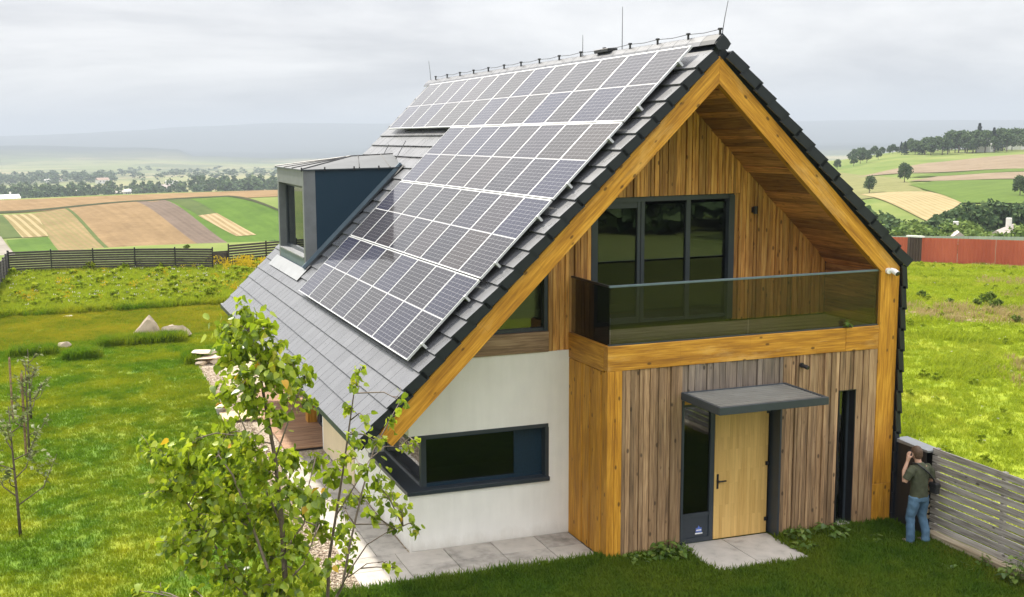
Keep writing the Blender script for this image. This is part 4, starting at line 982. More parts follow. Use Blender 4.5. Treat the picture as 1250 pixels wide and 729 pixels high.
run(Vector((53.5, 57.0)), Vector((66.0, 37.0)), 2.55, M_greysh, gfn, 2.4)

# ================================================================== trees
def leaf_quads(P, Nrm, size, rng):
    """one quad per point, facing roughly Nrm"""
    n = len(P); r = rng.normal(size=(n, 3)); Nn = Nrm+0.9*r; Nn /= np.linalg.norm(Nn, axis=1, keepdims=True)
    a = np.cross(Nn, rng.normal(size=(n, 3))); a /= np.linalg.norm(a, axis=1, keepdims=True); b = np.cross(Nn, a)
    s = (size*rng.uniform(0.6, 1.3, n))[:, None]
    V = np.stack([P-a*s-b*s*.6, P+a*s*.2-b*s, P+a*s+b*s*.5, P-a*s*.3+b*s], 1).reshape(-1, 3)
    return V, np.arange(4*n).reshape(n, 4)
def broad_pts(rng, n, wide=0.42, lumps=16, zlo=0.25):
    c = []; 
    for i in range(lumps):
        h = rng.uniform(0, 1); z = zlo+0.12+h*(0.86-zlo-0.12); rad = wide*0.62*math.sin(math.pi*min(1, 0.22+h*0.74))
        w = rng.uniform(0, 6.28); q = rng.uniform(0.3, 1.0); c.append((rad*q*math.cos(w), rad*q*math.sin(w), z, rng.uniform(0.10, 0.19)))
    c = np.array(c); k = rng.integers(0, lumps, n); d = rng.normal(size=(n, 3)); d /= np.linalg.norm(d, axis=1, keepdims=True)
    rr = c[k, 3]*rng.uniform(0.55, 1.08, n); P = c[k, :3]+d*rr[:, None]; P[:, 2] = np.clip(P[:, 2], zlo*0.6, None)
    return P, d
def conifer_pts(rng, n):
    h = rng.uniform(0, 1, n)**0.8; tier = (1-h)*0.22*(0.75+0.35*np.sin(h*46)); w = rng.uniform(0, 6.28, n); q = rng.uniform(0.45, 1.0, n)
    P = np.stack([np.cos(w)*tier*q, np.sin(w)*tier*q, 0.06+h*0.94-tier*q*0.35], 1); d = np.stack([np.cos(w), np.sin(w), 0.4+0*w], 1); return P, d
def trunk_mesh(h=0.55, r=0.022):
    mb = MB().tube([(0, 0, -0.03), (0.004, 0.003, h*0.5), (0, 0.006, h)], [r, r*.8, r*.4], 6)
    for i in range(4):
        w = i*1.7; mb.tube([(0, 0, h*(.5+.1*i)), (0.10*math.cos(w), 0.10*math.sin(w), h*(.7+.12*i)), (0.2*math.cos(w), 0.2*math.sin(w), h*(.9+.12*i))], [r*.5, r*.35, r*.15], 4)
    return mesh('trunk', mb.v, mb.f, M_bark)
rng = np.random.default_rng(5)
TRK = trunk_mesh(); TPL = {}
for nm, wd, mt, nq, sz in (('round', 0.46, M_far1, 1500, 0.030), ('tall', 0.30, M_far1, 1300, 0.028), ('bright', 0.48, M_far2, 1500, 0.030), ('wide', 0.62, M_far1, 1700, 0.034), ('bush', 0.75, M_bushc, 1300, 0.040)):
    P, d = broad_pts(rng, nq, wd, 18, 0.05 if nm == 'bush' else 0.22); V, Q = leaf_quads(P, d, sz, rng); TPL[nm] = npmesh('crown', V, Q, mt)
P, d = conifer_pts(rng, 1300); V, Q = leaf_quads(P, d, 0.026, rng); TPL['conifer'] = npmesh('crown', V, Q, M_far3)
def tree(px, py, h, kind, label, group=None, r=None, wide=1.0, name=None, loc=None):
    if loc is None:
        if r is None: p = px_terr(px, py)
        else:
            d = px_ray(px, py); hl_ = math.hypot(d.x, d.y); p = CAM+d*(r/hl_); p.z = float(terr(p.x, p.y))
    else: p = Vector(loc)
    nm = name or {'conifer': 'conifer_tree', 'bush': 'bush'}.get(kind, 'broadleaf_tree')
    t = empty(nm, p, label=label, cat='bush' if kind == 'bush' else 'tree', group=group)
    sc = (h*wide, h*wide, h); a = random.uniform(0, 6.28)
    o = link('trunk', TRK, t); o.scale = sc; o.rotation_euler = (0, 0, a)
    o = link('crown', TPL[kind], t); o.scale = sc; o.rotation_euler = (0, 0, a); return t
# lone trees and hedge trees on the right hill
tree(1104, 223.5, 6.2, 'wide', 'single round dark tree between the tan fields on the hill', wide=0.95)
tree(1061, 236.5, 5.2, 'round', 'small lone tree standing left on the pale hill field')
for i, (px, py, h) in enumerate(((1022, 207, 4.5), (1042, 203, 5), (1050, 200, 6.5), (1058, 199, 6), (1072, 195, 4.5))):
    tree(px, py, h, random.choice(('round', 'wide')), 'dark hedge tree, %s from the left in the row low on the hill shoulder' % ordn[i], 'hedge trees on the hill shoulder')
for i in range(14):
    px = 1036+i*6+random.uniform(-2, 2); cr = 193-(px-1036)*0.115
    tree(px, cr, random.uniform(3.5, 6), random.choice(('round', 'tall', 'wide')), 'small dark tree on the hill skyline, %s from the left' % (ordn+['fourteenth'])[i], 'skyline trees', r=600)
kinds = ['conifer', 'round', 'tall', 'round', 'wide', 'tall']
HT = {'conifer': 0, 'broad': 0}
for i in range(58):
    px = 1100+i*2.75+random.uniform(-2, 2); k = random.choice(kinds); f = min(1.0, (px-1095)/70)
    h = random.uniform(6.5, 10.5)*(0.6+0.5*f)*(1.12 if k == 'conifer' else 0.95)
    tree(px, 180, h, k, ('dark conifer in the %s of the hilltop wood' if k == 'conifer' else 'dark broadleaf tree in the %s of the hilltop wood') % ('thin left end', 'left third', 'middle', 'right third', 'right end')[min(4, int((px-1098)/32))], 'hilltop conifers' if k == 'conifer' else 'hilltop broadleaf trees', r=random.uniform(560, 640), wide=1.7 if k == 'conifer' else 1.3)
# trees behind the red fence
spots = [(1046, 150, 250, 'round'), (1060, 165, 262, 'tall'), (1074, 170, 256, 'round'), (1086, 160, 262, 'round'), (1068, 135, 272, 'bright'), (1096, 130, 280, 'bright'), (1108, 150, 272, 'bright'), (1122, 135, 276, 'bright'), (1137, 130, 280, 'bright'), (1150, 165, 262, 'round'), (1158, 175, 257, 'wide'), (1172, 185, 255, 'round'), (1186, 180, 249, 'wide'), (1198, 190, 250, 'round'), (1212, 185, 242, 'round'), (1226, 195, 249, 'wide'), (1240, 185, 245, 'round'), (1256, 185, 246, 'wide'), (1160, 135, 274, 'bright'), (1178, 138, 272, 'bright'), (1190, 130, 282, 'bright'), (1202, 128, 287, 'bright'), (1214, 125, 287, 'bright'), (1246, 126, 277, 'bright'), (1262, 135, 270, 'round'), (1032, 160, 262, 'round'), (1128, 175, 270, 'round'), (1114, 180, 268, 'tall')]
for i, (px, r, ty, k) in enumerate(spots):
    d = px_ray(px, ty); hl_ = math.hypot(d.x, d.y); q = CAM+d*(r/hl_); h = q.z-float(terr(q.x, q.y))
    rk = sorted(q[0] for q in spots if (q[3] == 'bright') == (k == 'bright')).index(px); on = (ordn+['fourteenth', 'fifteenth', 'sixteenth', 'seventeenth', 'eighteenth'])[rk]
    tree(px, 290, h*1.04, k, ('light green leafy tree close behind the red fence, %s from the left' if k == 'bright' else 'dark leafy tree in the grove beyond the red fence, %s from the left') % on, 'light trees behind the red fence' if k == 'bright' else 'dark grove behind the red fence', r=r, wide=1.15)
for px in (1136, 1158): tree(px, 300, 1.7, 'bush', 'small bright bush poking above the red fence, %s one' % ('left' if px < 1140 else 'right'), 'bushes at the red fence', r=79 if px == 1158 else 81)
tree(1245, 240, 5.0, 'wide', 'dark low shrub at the right edge of the green hill field', name='shrub')
for i, (px, ty, w_) in enumerate(((299, 299.5, 1.6), (291, 299, 1.8), (283, 301, 1.5), (315, 297.5, 1.5), (323, 294.5, 1.6), (332, 293, 1.6))):
    d = px_ray(px, ty); hl_ = math.hypot(d.x, d.y); q = CAM+d*(212/hl_)
    tree(px, 300, max(.8, q.z-float(terr(q.x, q.y))), 'wide', 'dark shrub at the foot of the far green field, %s from the left' % ordn[i], 'shrubs at the foot of the green field', r=212, wide=w_, name='shrub')
tree(227, 303, .5, 'bush', 'small bush at the lower edge of the wide tan field', name='bush', loc=tuple(px_on_z(228, 306, -0.3)))
# houses among the far trees
M_wallw = plain('house_white', (0.72, 0.70, 0.66), 0.85, 0, 0.06, 0.4); M_roofr = plain('house_roof_brown', (0.30, 0.20, 0.15), 0.8, 0, 0.2, 0.5); M_roofg = plain('house_roof_pale', (0.48, 0.40, 0.36), 0.7, 0, 0.15, 0.5); M_pane = plain('far_pane', (0.03, 0.035, 0.04), 0.2)
def small_house(px, r, w, d, h, rh, m_w, m_r, label, rot=0.3, group=None, py=240):
    dd = px_ray(px, py); hl_ = math.hypot(dd.x, dd.y); p = CAM+dd*(r/hl_); p.z = float(terr(p.x, p.y))
    t = empty('village_house', p, label=label, cat='house', group=group); t.rotation_euler = (0, 0, rot)
    MB().box(-w/2, w/2, -d/2, d/2, -0.5, h).build('wall', m_w, t)
    MB().prism([(-d/2-.3, h-.1), (d/2+.3, h-.1), (0, h+rh)], -w/2-.4, w/2+.4, 'x').build('roof', m_r, t)
    box('chimney', w*.2, w*.2+.5, -.25, .25, h+rh*.4, h+rh+.8, m_w, t)
    for i in (-1, 0, 1): box('window', i*w*.3-.5, i*w*.3+.5, -d/2-.04, -d/2-.005, h*.35, h*.8, M_pane, t)
small_house(1229, 132, 8.5, 7, 3.4, 2.7, M_wallw, M_roofg, 'house with pale pinkish roof among the trees at the right edge', 0.6)
small_house(1170, 134, 5, 5, 3.6, 2.3, M_wallw, M_roofg, 'small house roof half hidden in the trees behind the red fence', 0.9)
small_house(1200, 575, 7, 6, 3.5, 2.2, M_wallw, M_wallw, 'white house in the dark wood on the hilltop', 0.5)
small_house(1240, 600, 10, 7, 4, 2, M_wallw, M_wallw, 'wide white house at the right end of the hilltop wood', 0.3)
small_house(5, 356, 8, 6, 0.5, 1.0, M_wallw, M_whitep, 'white shed roof behind the crest of the tan field at left', 0.2)
VH = sorted(((98, 900, 9, 5), (107, 930, 9, 5.5), (146, 880, 8, 4), (156, 880, 7, 5), (172, 900, 7, 5.5), (203, 930, 10, 6.5), (210, 1000, 14, 8), (30, 960, 8, 5), (126, 1500, 22, 8), (60, 1650, 14, 6), (77, 1700, 12, 6), (250, 1000, 8, 5)))
for i, (px, r, w, h) in enumerate(VH):
    small_house(px, r, w*.7, w*.55, h*.62, h*.35, M_wallw, (M_roofg, M_wallw, M_roofr)[i % 3], 'tiny pale house in the hazy village, %s from the left' % ordn[i], random.uniform(-.5, .5), 'village houses in the haze')
# far woods that read as one mass
def wood_mass(name, places, label, nq=90, seed=3):
    g = np.random.default_rng(seed); VV = []; QQ = []; n = 0
    base = []
    for k in range(5):
        P, d = broad_pts(g, nq, g.uniform(.45, .75), 9, 0.08); base.append(leaf_quads(P, d, 0.085, g))
    for (x, y, h, w) in places:
        V, Q = base[g.integers(0, 5)]; a = g.uniform(0, 6.28); c, s_ = math.cos(a), math.sin(a); z = float(terr(x, y))
        X = np.stack([(V[:, 0]*c-V[:, 1]*s_)*h*w+x, (V[:, 0]*s_+V[:, 1]*c)*h*w+y, V[:, 2]*h+z-0.3], 1); VV.append(X); QQ.append(Q+n); n += len(X)
    return link(name, npmesh(name, np.concatenate(VV), np.concatenate(QQ), M_far1), label=label, cat='wood', kind='stuff')
pl = []
def place(px, r, h, w=1.0):
    d = px_ray(px, 230); hl_ = math.hypot(d.x, d.y); p = CAM+d*(r/hl_); pl.append((p.x, p.y, h, w))
for i in range(260):
    px = random.uniform(-30, 360)
    place(px, random.uniform(820, 1020), random.uniform(6, 11)*(1.15 if px > 230 else 1.0), random.uniform(1.0, 1.7))
wood_mass('far_wood', pl, 'hazy belt of trees round the village beyond the tan field'); pl = []
for i in range(150):
    px = random.uniform(-30, 140); place(px, random.uniform(1500, 1950), random.uniform(8, 15), random.uniform(1.3, 2.4))
for i in range(90):
    place(random.uniform(140, 360), random.uniform(1500, 2600), random.uniform(7, 12), random.uniform(1.5, 3))
wood_mass('distant_wood', pl, 'very pale tree groups in the hazy valley', 60, 4); pl = []
for i in range(150):
    a = random.uniform(-0.9, 1.2); r = random.uniform(44, 110); pl.append((CAM.x+6+r*math.sin(a), CAM.y-r*math.cos(a), random.uniform(6, 10), random.uniform(1.0, 1.5)))
wood_mass('wood_behind', pl, 'dark wood mirrored in the balcony window', 140, 6)

# ================================================================== garden trees close to the camera
def heart(m, fold=0.25, curl=0.12):
    """heart-shaped leaf, base at origin, tip along +y, about 1 long"""
    o = [(0, 0), (0.22, -0.06), (0.42, 0.10), (0.46, 0.36), (0.30, 0.66), (0, 1.0)]
    V = []; z = lambda x, y: -fold*abs(x)*-1*0.9-curl*y*y
    for x, y in o: V.append((x, y, z(x, y)))
    for x, y in o[1:5]: V.append((-x*0.96, y, z(x, y)))
    V.append((0, 0.45, -curl*0.2))
    f = [(0, 1, 10), (1, 2, 10), (2, 3, 10), (3, 4, 10), (4, 5, 10), (6, 0, 10), (7, 6, 10), (8, 7, 10), (9, 8, 10), (5, 9, 10)]
    return mesh('leaf', V, f, m, True)
LEAF = [heart(M_leaf, 0.25, 0.12), heart(M_leaf, 0.5, 0.3), heart(M_leaf, 0.1, -0.1), heart(M_leaf, 0.35, 0.45)]
LEAFO = heart(M_leafo, 0.3, 0.2)
def garden_tree(name, base, stems, twigs_r, blobs, dens, label, lsize=(0.085, 0.140), autumn=6, seed=1, dspread=0.75):
    rg = random.Random(seed); t = empty(name, base, label=label, cat='tree'); dep = depth_of(base)
    inv = Matrix.Translation(base).inverted()
    W3 = []                                   # stem points in space
    tr = MB(); limbs = MB()
    for si, (pl_, r0, r1, dz) in enumerate(stems):
        pts = []
        for i, (x, y) in enumerate(pl_):
            k = i/(len(pl_)-1); pts.append(px_depth(x, y, dep+dz[0]*(1-k)+dz[1]*k))
        if si == 0: pts = [Vector((base[0], base[1], -0.05))]+pts
        n = len(pts); (tr if si == 0 else limbs).tube(pts, [r0+(r1-r0)*i/(n-1) for i in range(n)], 7)
        for a, b in zip(pts[:-1], pts[1:]):
            for q in (0, .33, .66): W3.append(a.lerp(b, q))
    sp = []
    for (x, y, r) in blobs:
        do = rg.gauss(0, dspread*0.6); c = px_depth(x, y, dep+do); rad = r/FPX*dep
        near = min(W3, key=lambda q: (q-c).length+0.5*max(0, q.z-c.z)); mid = near.lerp(c, 0.55)+Vector((rg.uniform(-.06, .06), rg.uniform(-.06, .06), rg.uniform(0.0, .10)))
        end = c+Vector((rg.uniform(-1, 1), rg.uniform(-1, 1), rg.uniform(-.2, .8)))*rad*0.6
        limbs.tube([near, mid, c, end], [0.012, 0.009, 0.006, 0.003], 5)
        twp = [c]
        for k in range(max(2, int(r/5))):
            e = c+Vector((rg.gauss(0, 1), rg.gauss(0, 1), rg.gauss(0, 0.9)))*rad*0.75; q = c.lerp(e, .5)+Vector((0, 0, .03))
            limbs.tube([mid.lerp(c, rg.uniform(.3, 1)), q, e], [0.006, 0.0045, 0.0025], 4); twp += [q, e]
        for k in range(max(3, int(r*r*dens))):
            b = rg.choice(twp); p = b.lerp(c+Vector((rg.gauss(0, 1), rg.gauss(0, 1), rg.gauss(0, 1)))*rad*0.62, rg.uniform(.2, 1.0))
            sp.append((p, rg.uniform(*lsize)))
    kid(tr.build('trunk', M_bark, None, smooth=True), t); kid(limbs.build('branches', M_twig, None, smooth=True), t)
    mats = []
    for p, s_ in sp:
        out_ = (p-Vector((base[0], base[1], p.z))); out_ = out_.normalized() if out_.length > 1e-3 else Vector((1, 0, 0))
        tip = (out_*rg.uniform(-.2, 0.9)+Vector((rg.gauss(0, .55), rg.gauss(0, .55), -rg.uniform(0.15, 1.1)))).normalized()
        nn = (Vector((rg.gauss(0, .6), rg.gauss(0, .6), rg.uniform(.1, 1.1)))+out_*rg.uniform(0, .8)); nn = (nn-tip*nn.dot(tip)).normalized(); xx = tip.cross(nn)
        mats.append((frame_mat(p, xx*s_*rg.uniform(.85, 1.1), tip*s_, nn*s_), p, s_))
    order = sorted(range(len(mats)), key=lambda i: depth_of(mats[i][1])-mats[i][2]*3)
    single = set(order[:290]); rest = MB()
    aut = set(rg.sample(order[:290], autumn))
    for i, (mt, p, s_) in enumerate(mats):
        me = LEAFO if i in aut else LEAF[i % 4]
        if i in single:
            o = link('leaf', me, t); o.matrix_local = inv @ mt
        else:
            n = len(rest.v); rest.v += [tuple(mt @ v.co) for v in me.vertices]; rest.f += [tuple(n+k for k in q.vertices) for q in me.polygons]
    if rest.v: kid(link('foliage', mesh('foliage', rest.v, rest.f, M_leaf, True), kind='stuff'), t)
    return t
bA = tuple(px_on_z(350, 800)); bB = tuple(px_on_z(398, 775))
garden_tree('linden_tree', bA, [
    ([(350, 760), (349, 729), (346, 670), (342, 615), (336, 560), (326, 505), (317, 455), (307, 415), (300, 385)], 0.055, 0.010, (0, 0)),
    ([(347, 740), (325, 690), (300, 620), (284, 580), (270, 560)], 0.030, 0.008, (0, -.5)),
    ([(348, 745), (310, 735), (285, 712), (268, 675), (240, 630), (210, 590), (190, 560)], 0.028, 0.007, (0, .4)),
    ([(346, 690), (356, 660), (371, 640), (377, 592), (385, 560)], 0.018, 0.006, (0, -.3)),
    ([(347, 715), (370, 690), (384, 655), (390, 615)], 0.016, 0.006, (0, .4)),
    ([(336, 560), (350, 520), (362, 485), (374, 462)], 0.015, 0.005, (0, .2)),
    ([(344, 640), (325, 600), (315, 560), (280, 480), (265, 445)], 0.018, 0.005, (0, .5)),
    ([(349, 750), (300, 745), (240, 735), (180, 722)], 0.016, 0.006, (0, -.4))], 0.01,
    [(300, 385, 20), (270, 400, 18), (322, 400, 18), (290, 420, 24), (325, 432, 22), (278, 442, 14), (300, 460, 26), (340, 462, 24), (278, 480, 18), (310, 492, 22), (352, 480, 20), (372, 460, 14), (378, 490, 12), (335, 510, 16), (356, 440, 14),
     (185, 552, 16), (205, 560, 20), (230, 570, 24), (262, 560, 26), (215, 600, 26), (250, 600, 28), (285, 585, 28), (320, 575, 26), (350, 560, 22), (235, 640, 26), (270, 635, 28), (215, 665, 20), (240, 680, 22), (300, 625, 28), (330, 620, 28), (355, 600, 24), (300, 665, 26), (280, 700, 24), (330, 680, 26), (360, 660, 22), (385, 610, 20), (390, 640, 18), (310, 720, 26), (350, 715, 26), (380, 700, 18), (172, 722, 12), (195, 722, 9), (240, 722, 9), (405, 580, 16), (385, 560, 14), (240, 535, 16), (275, 530, 18), (305, 545, 20)],
    0.195, 'bushy young linden with a few orange leaves in the left foreground', autumn=14, seed=4)
garden_tree('linden_tree', bB, [
    ([(399, 745), (400, 729), (402, 680), (410, 630), (418, 580), (425, 530), (432, 480), (440, 448)], 0.034, 0.006, (0, 0)),
    ([(405, 740), (418, 715), (428, 660), (442, 600), (456, 550), (476, 512), (491, 486)], 0.024, 0.005, (0, .5)),
    ([(412, 725), (428, 695), (448, 665), (472, 650), (502, 638)], 0.014, 0.004, (0, -.4)),
    ([(425, 705), (448, 688), (468, 686)], 0.009, 0.004, (0, -.5)),
    ([(410, 630), (438, 585), (452, 560), (470, 545), (500, 545)], 0.012, 0.004, (0, .6))], 0.008,
    [(440, 450, 9), (436, 472, 11), (425, 498, 11), (446, 510, 9), (430, 530, 13), (420, 560, 15), (440, 570, 15), (460, 540, 13), (475, 515, 11), (490, 490, 9), (495, 545, 10), (507, 540, 7), (460, 590, 16), (440, 610, 16), (420, 620, 15), (475, 605, 15), (490, 625, 13), (506, 640, 11), (480, 640, 11), (415, 650, 16), (430, 665, 14), (425, 690, 12), (455, 630, 12), (470, 688, 8), (481, 693, 7), (402, 690, 12)],
    0.14, 'slender sparse young linden in front of the white house corner', lsize=(0.075, 0.125), autumn=3, seed=9, dspread=0.6)
# bare young fruit trees on the lawn
SLEAF = mesh('leaf', [(0, 0, 0), (.28, .4, .06), (0, 1, -.1), (-.28, .4, .06)], [(0, 1, 2, 3)], M_leafs)
def sapling(base, h, label, seed, spread=0.5, nl=120, lean=0.0):
    rg = random.Random(seed); t = empty('fruit_sapling', base, label=label, cat='tree'); b = Vector(base)
    tr = MB().tube([b, b+Vector((lean*.3, 0, h*.30)), b+Vector((lean, 0.02, h*.75)), b+Vector((lean*1.2, 0, h))], [0.032, 0.026, 0.014, 0.006], 7)
    kid(tr.build('trunk', M_bark, None, smooth=True), t); br = MB(); ends = []
    for i in range(9):
        z = h*(0.24+0.07*i); w = i*2.4+rg.uniform(-.4, .4); L_ = spread*rg.uniform(.7, 1.2)*(1.15-0.07*i)
        s0 = b+Vector((lean*z/h, 0, z)); q = s0+Vector((math.cos(w)*L_*.6, math.sin(w)*L_*.6, L_*.30)); e = s0+Vector((math.cos(w)*L_*.95, math.sin(w)*L_*.95, L_*1.0))
        br.tube([s0, q, e], [0.014, 0.010, 0.004], 5); ends += [(q, e)]
        for k in range(2):
            a = q.lerp(e, rg.uniform(.2, .8)); f = a+Vector((rg.uniform(-.2, .2), rg.uniform(-.2, .2), rg.uniform(.1, .3))); br.tube([a, f], [0.005, 0.003], 4); ends.append((a, f))
    kid(br.build('branches', M_bark, None, smooth=True), t)
    for k in range(nl):
        a, e = rg.choice(ends); p = a.lerp(e, rg.uniform(.1, 1))+Vector((rg.gauss(0, .03), rg.gauss(0, .03), rg.gauss(0, .03)))
        tip = Vector((rg.gauss(0, 1), rg.gauss(0, 1), rg.uniform(-.6, .5))).normalized(); n = tip.orthogonal(); x = tip.cross(n); s_ = rg.uniform(.07, .13)
        o = link('leaf', SLEAF, t); o.matrix_local = Matrix.Translation(base).inverted() @ frame_mat(p, x*s_, tip*s_, n*s_)
    return t
sapling(tuple(px_on_z(25, 655)), 2.5, 'nearest bare fruit sapling with few pale leaves on the left lawn', 2, 0.62, 270, -0.05)
sapling(tuple(px_on_z(36, 560)), 2.3, 'second fruit sapling on the lawn, tied to a stake', 3, 0.45, 200, 0.03)
sapling(tuple(px_on_z(38, 512)), 1.9, 'farthest thin fruit sapling in the row on the left lawn', 5, 0.35, 90, 0.02)
for (x, y, h, lb) in ((16, 516, 1.75, 'left wooden stake in the sapling row on the lawn'), (32, 558, 2.0, 'wooden stake supporting the middle fruit sapling')):
    b = px_on_z(x, y); st_ = MB().tube([b-Vector((0, 0, .1)), b+Vector((0.01, 0, h*.97)), b+Vector((0.01, 0, h))], [0.032, 0.03, 0.015], 8).build('tree_stake', M_sillw, None, label=lb, cat='stake')

# ------------------------------------------------------------------ rocks
def rock(name, c, sx, sy, sz, label, seed, m=M_rock, peak=0.0, rot=0.0):
    b = bmesh.new(); bmesh.ops.create_icosphere(b, subdivisions=3, radius=1.0); rg = random.Random(seed); pl_ = []
    for _ in range(15):
        n = Vector((rg.gauss(0, 1), rg.gauss(0, 1), rg.gauss(0, 1))).normalized(); pl_.append((n, rg.uniform(.42, .72)))
    for v in b.verts:
        for n, d in pl_:
            k = v.co.dot(n)
            if k > d: v.co -= n*(k-d)
        v.co *= 1+0.05*mnoise.noise(v.co*3+Vector((seed, 0, 0)))
        if peak and v.co.z > 0: v.co.x *= 1-peak*v.co.z; v.co.y *= 1-peak*v.co.z; v.co.z *= 1+peak*.4
        v.co = Vector((v.co.x*sx, v.co.y*sy, v.co.z*sz+sz*0.45))
    me = bpy.data.meshes.new(name); b.to_mesh(me); b.free(); me.materials.append(m)
    return link(name, me, loc=c, rot=(0, 0, rot), label=label, cat='rock')
def crag(c, ring, top, label, seed):
    """angular split boulder: rings of irregular corners, chipped and slightly roughened"""
    rg = random.Random(seed); b = bmesh.new(); pts = []
    for (x, y, z) in ring+top: pts.append(b.verts.new((x+rg.uniform(-.03, .03), y+rg.uniform(-.03, .03), z)))
    bmesh.ops.convex_hull(b, input=b.verts); bmesh.ops.triangulate(b, faces=b.faces)
    bmesh.ops.subdivide_edges(b, edges=b.edges, cuts=3, use_grid_fill=True)
    for v in b.verts: v.co += Vector((mnoise.noise(v.co*5), mnoise.noise(v.co*5+Vector((7, 0, 0))), mnoise.noise(v.co*5+Vector((0, 9, 0)))))*.035
    bmesh.ops.recalc_face_normals(b, faces=b.faces)
    me = bpy.data.meshes.new('rock'); b.to_mesh(me); b.free(); me.materials.append(M_rock); return link('rock', me, loc=c, label=label, cat='rock')
crag((-5.95, 24.5, .04), [(-.68, -.22, 0), (-.2, -.42, 0), (.45, -.35, 0), (.62, .1, 0), (.2, .4, 0), (-.5, .3, 0)], [(-.34, -.2, .38), (.02, -.22, .72), (.14, .0, .86), (.34, -.15, .55), (.45, .08, .30), (-.1, .25, .5)], 'pointed pale boulder standing in the rear lawn border', 1)
crag((-4.98, 24.3, .10), [(-.55, -.2, 0), (-.1, -.4, 0), (.5, -.3, 0), (.66, .1, 0), (.1, .35, 0), (-.5, .2, 0)], [(-.42, -.12, .34), (-.1, -.2, .42), (.3, -.12, .36), (.55, .02, .2), (0, .2, .36)], 'low pale boulder right of the pointed one', 2)
rock('rock', (-8.85, 23.9, 0), 0.36, 0.28, 0.18, 'rounded pale rock left of the grassy border', 3)
rock('rock', (-9.75, 23.2, 0), 0.62, 0.3, 0.10, 'flat pale stone lying low in the lawn', 4)
rock('rock', (-8.3, 21.9, 0), 0.24, 0.2, 0.22, 'small sandy rock in a tuft of grass', 5, M_flag)
rock('flat_stone', (-8.7, 30.9, 0), 0.45, 0.3, 0.05, 'flat grey stone disc in the dry rear lawn', 6, M_slab)
for i, (dx, dy, dz, sx, sy, sz, lb) in enumerate(((0.05, 0.1, 0.30, .52, .42, .12, 'top slab of the stacked stones at the end of the gravel path'), (-.02, -.05, 0.14, .50, .40, .12, 'middle slab of the stacked stones by the gravel path'), (-.18, -.30, 0.0, .22, .2, .16, 'small left block under the stacked stones'), (.22, -.30, 0.0, .24, .2, .16, 'small right block under the stacked stones'), (0.0, .1, 0.0, .45, .35, .16, 'lowest slab of the stacked stones, behind the small blocks'))):
    rock('stacked_stone', (-4.42+dx, 19.3+dy, dz), sx, sy, sz, lb, 20+i, M_flag)
pk = empty('garden_platform', (-4.55, 11.8, 0), label='pale wooden platform on the gravel beside the terrace', cat='platform')
for i in range(4): kid(MB().box(-4.95, -3.95, 11.35+i*0.22, 11.56+i*0.22, 0.08, 0.115).build('plank', M_plank, None, bevel=0.004), pk)
for xq in (-4.85, -4.05): kid(MB().box(xq-.04, xq+.04, 11.36, 12.2, 0.0, 0.079).build('bearer', M_plank, None), pk)
pot = empty('flower_pot', (-4.88, 12.25, 0.0), label='small grey pot with orange flowers beside the wooden platform', cat='pot')
kid(MB().tube([(-4.88, 12.35, 0), (-4.88, 12.35, 0.16), (-4.88, 12.35, 0.20), (-4.88, 12.35, 0.205)], [0.10, 0.14, 0.155, 0.12], 12).build('pot', M_slab, None), pot)
mbp = MB()
for i in range(26):
    w = random.uniform(0, 6.28); q = Vector((-4.88+.12*math.cos(w)*random.random(), 12.35+.12*math.sin(w)*random.random(), .22+random.uniform(0, .12))); mbp.ball(q, 0.03, 5, 3)
kid(mbp.build('flowers', M_leafo, None), pot)

# ------------------------------------------------------------------ firewood box behind the person
fb = empty('firewood_box', (5.93, -.4, 0), label='black open-fronted firewood box with grey lid between house and fence', cat='box')
kid(MB().box(5.89, 5.915, -.76, -.02, 0, 1.56).box(6.09, 6.13, -.78, -.02, 0, 1.56).box(5.915, 6.09, -.06, -.02, 0, 1.56).box(5.915, 6.09, -.76, -.06, 0, .06).build('case', M_black, None, bevel=.004), fb)
kid(MB().prism([(-.82, 1.561), (-.01, 1.561), (-.01, 1.63), (-.82, 1.60)], 5.87, 6.15, 'x').build('lid', M_zincl, None, bevel=.004), fb)
for i in range(11):
    for j in range(3):
        cx, cz = 5.965+j*0.08, 0.12+i*0.105
        if cx > 6.05: continue
        lg = MB().tube([(cx, -.70+random.uniform(-.03, .03), cz), (cx, -.10, cz)], 0.040+random.uniform(-.006, .003), 7).build('firewood_log', M_plank if (i+j) % 3 else M_kerb, None, label=f'split log in the firewood box, {ordn[i]} layer from the ground, {("left", "right")[j]} one', cat='log', group='logs in the firewood box')

# ------------------------------------------------------------------ person
def loft(mb, rings, seg=14):
    n0 = len(mb.v)
    for (x, y, z, rx, ry) in rings:
        for k in range(seg):
            w = 2*math.pi*k/seg; mb.v.append((x+rx*math.cos(w), y+ry*math.sin(w), z))
    for i in range(len(rings)-1):
        for k in range(seg):
            q = (k+1) % seg; mb.f.append((n0+i*seg+k, n0+i*seg+q, n0+(i+1)*seg+q, n0+(i+1)*seg+k))
    mb.f.append(tuple(n0+k for k in reversed(range(seg)))); e = n0+(len(rings)-1)*seg; mb.f.append(tuple(e+k for k in range(seg))); return mb
def remesh(o, vox, smooth=4):
    r = o.modifiers.new('remesh', 'REMESH'); r.mode = 'VOXEL'; r.voxel_size = vox; r.use_smooth_shade = True
    s_ = o.modifiers.new('smooth', 'SMOOTH'); s_.iterations = smooth; s_.factor = 0.5; return o
M_skin = plain('skin', (0.50, 0.29, 0.20), 0.5, 0, 0.06, 20); M_hair = plain('hair', (0.085, 0.045, 0.022), 0.6, 0, 0.3, 60, 0.3)
M_shirt = plain('olive_cloth', (0.060, 0.066, 0.036), 0.9, 0, 0.25, 9, 0.3); M_shoe = plain('tan_shoe', (0.30, 0.24, 0.18), 0.7)
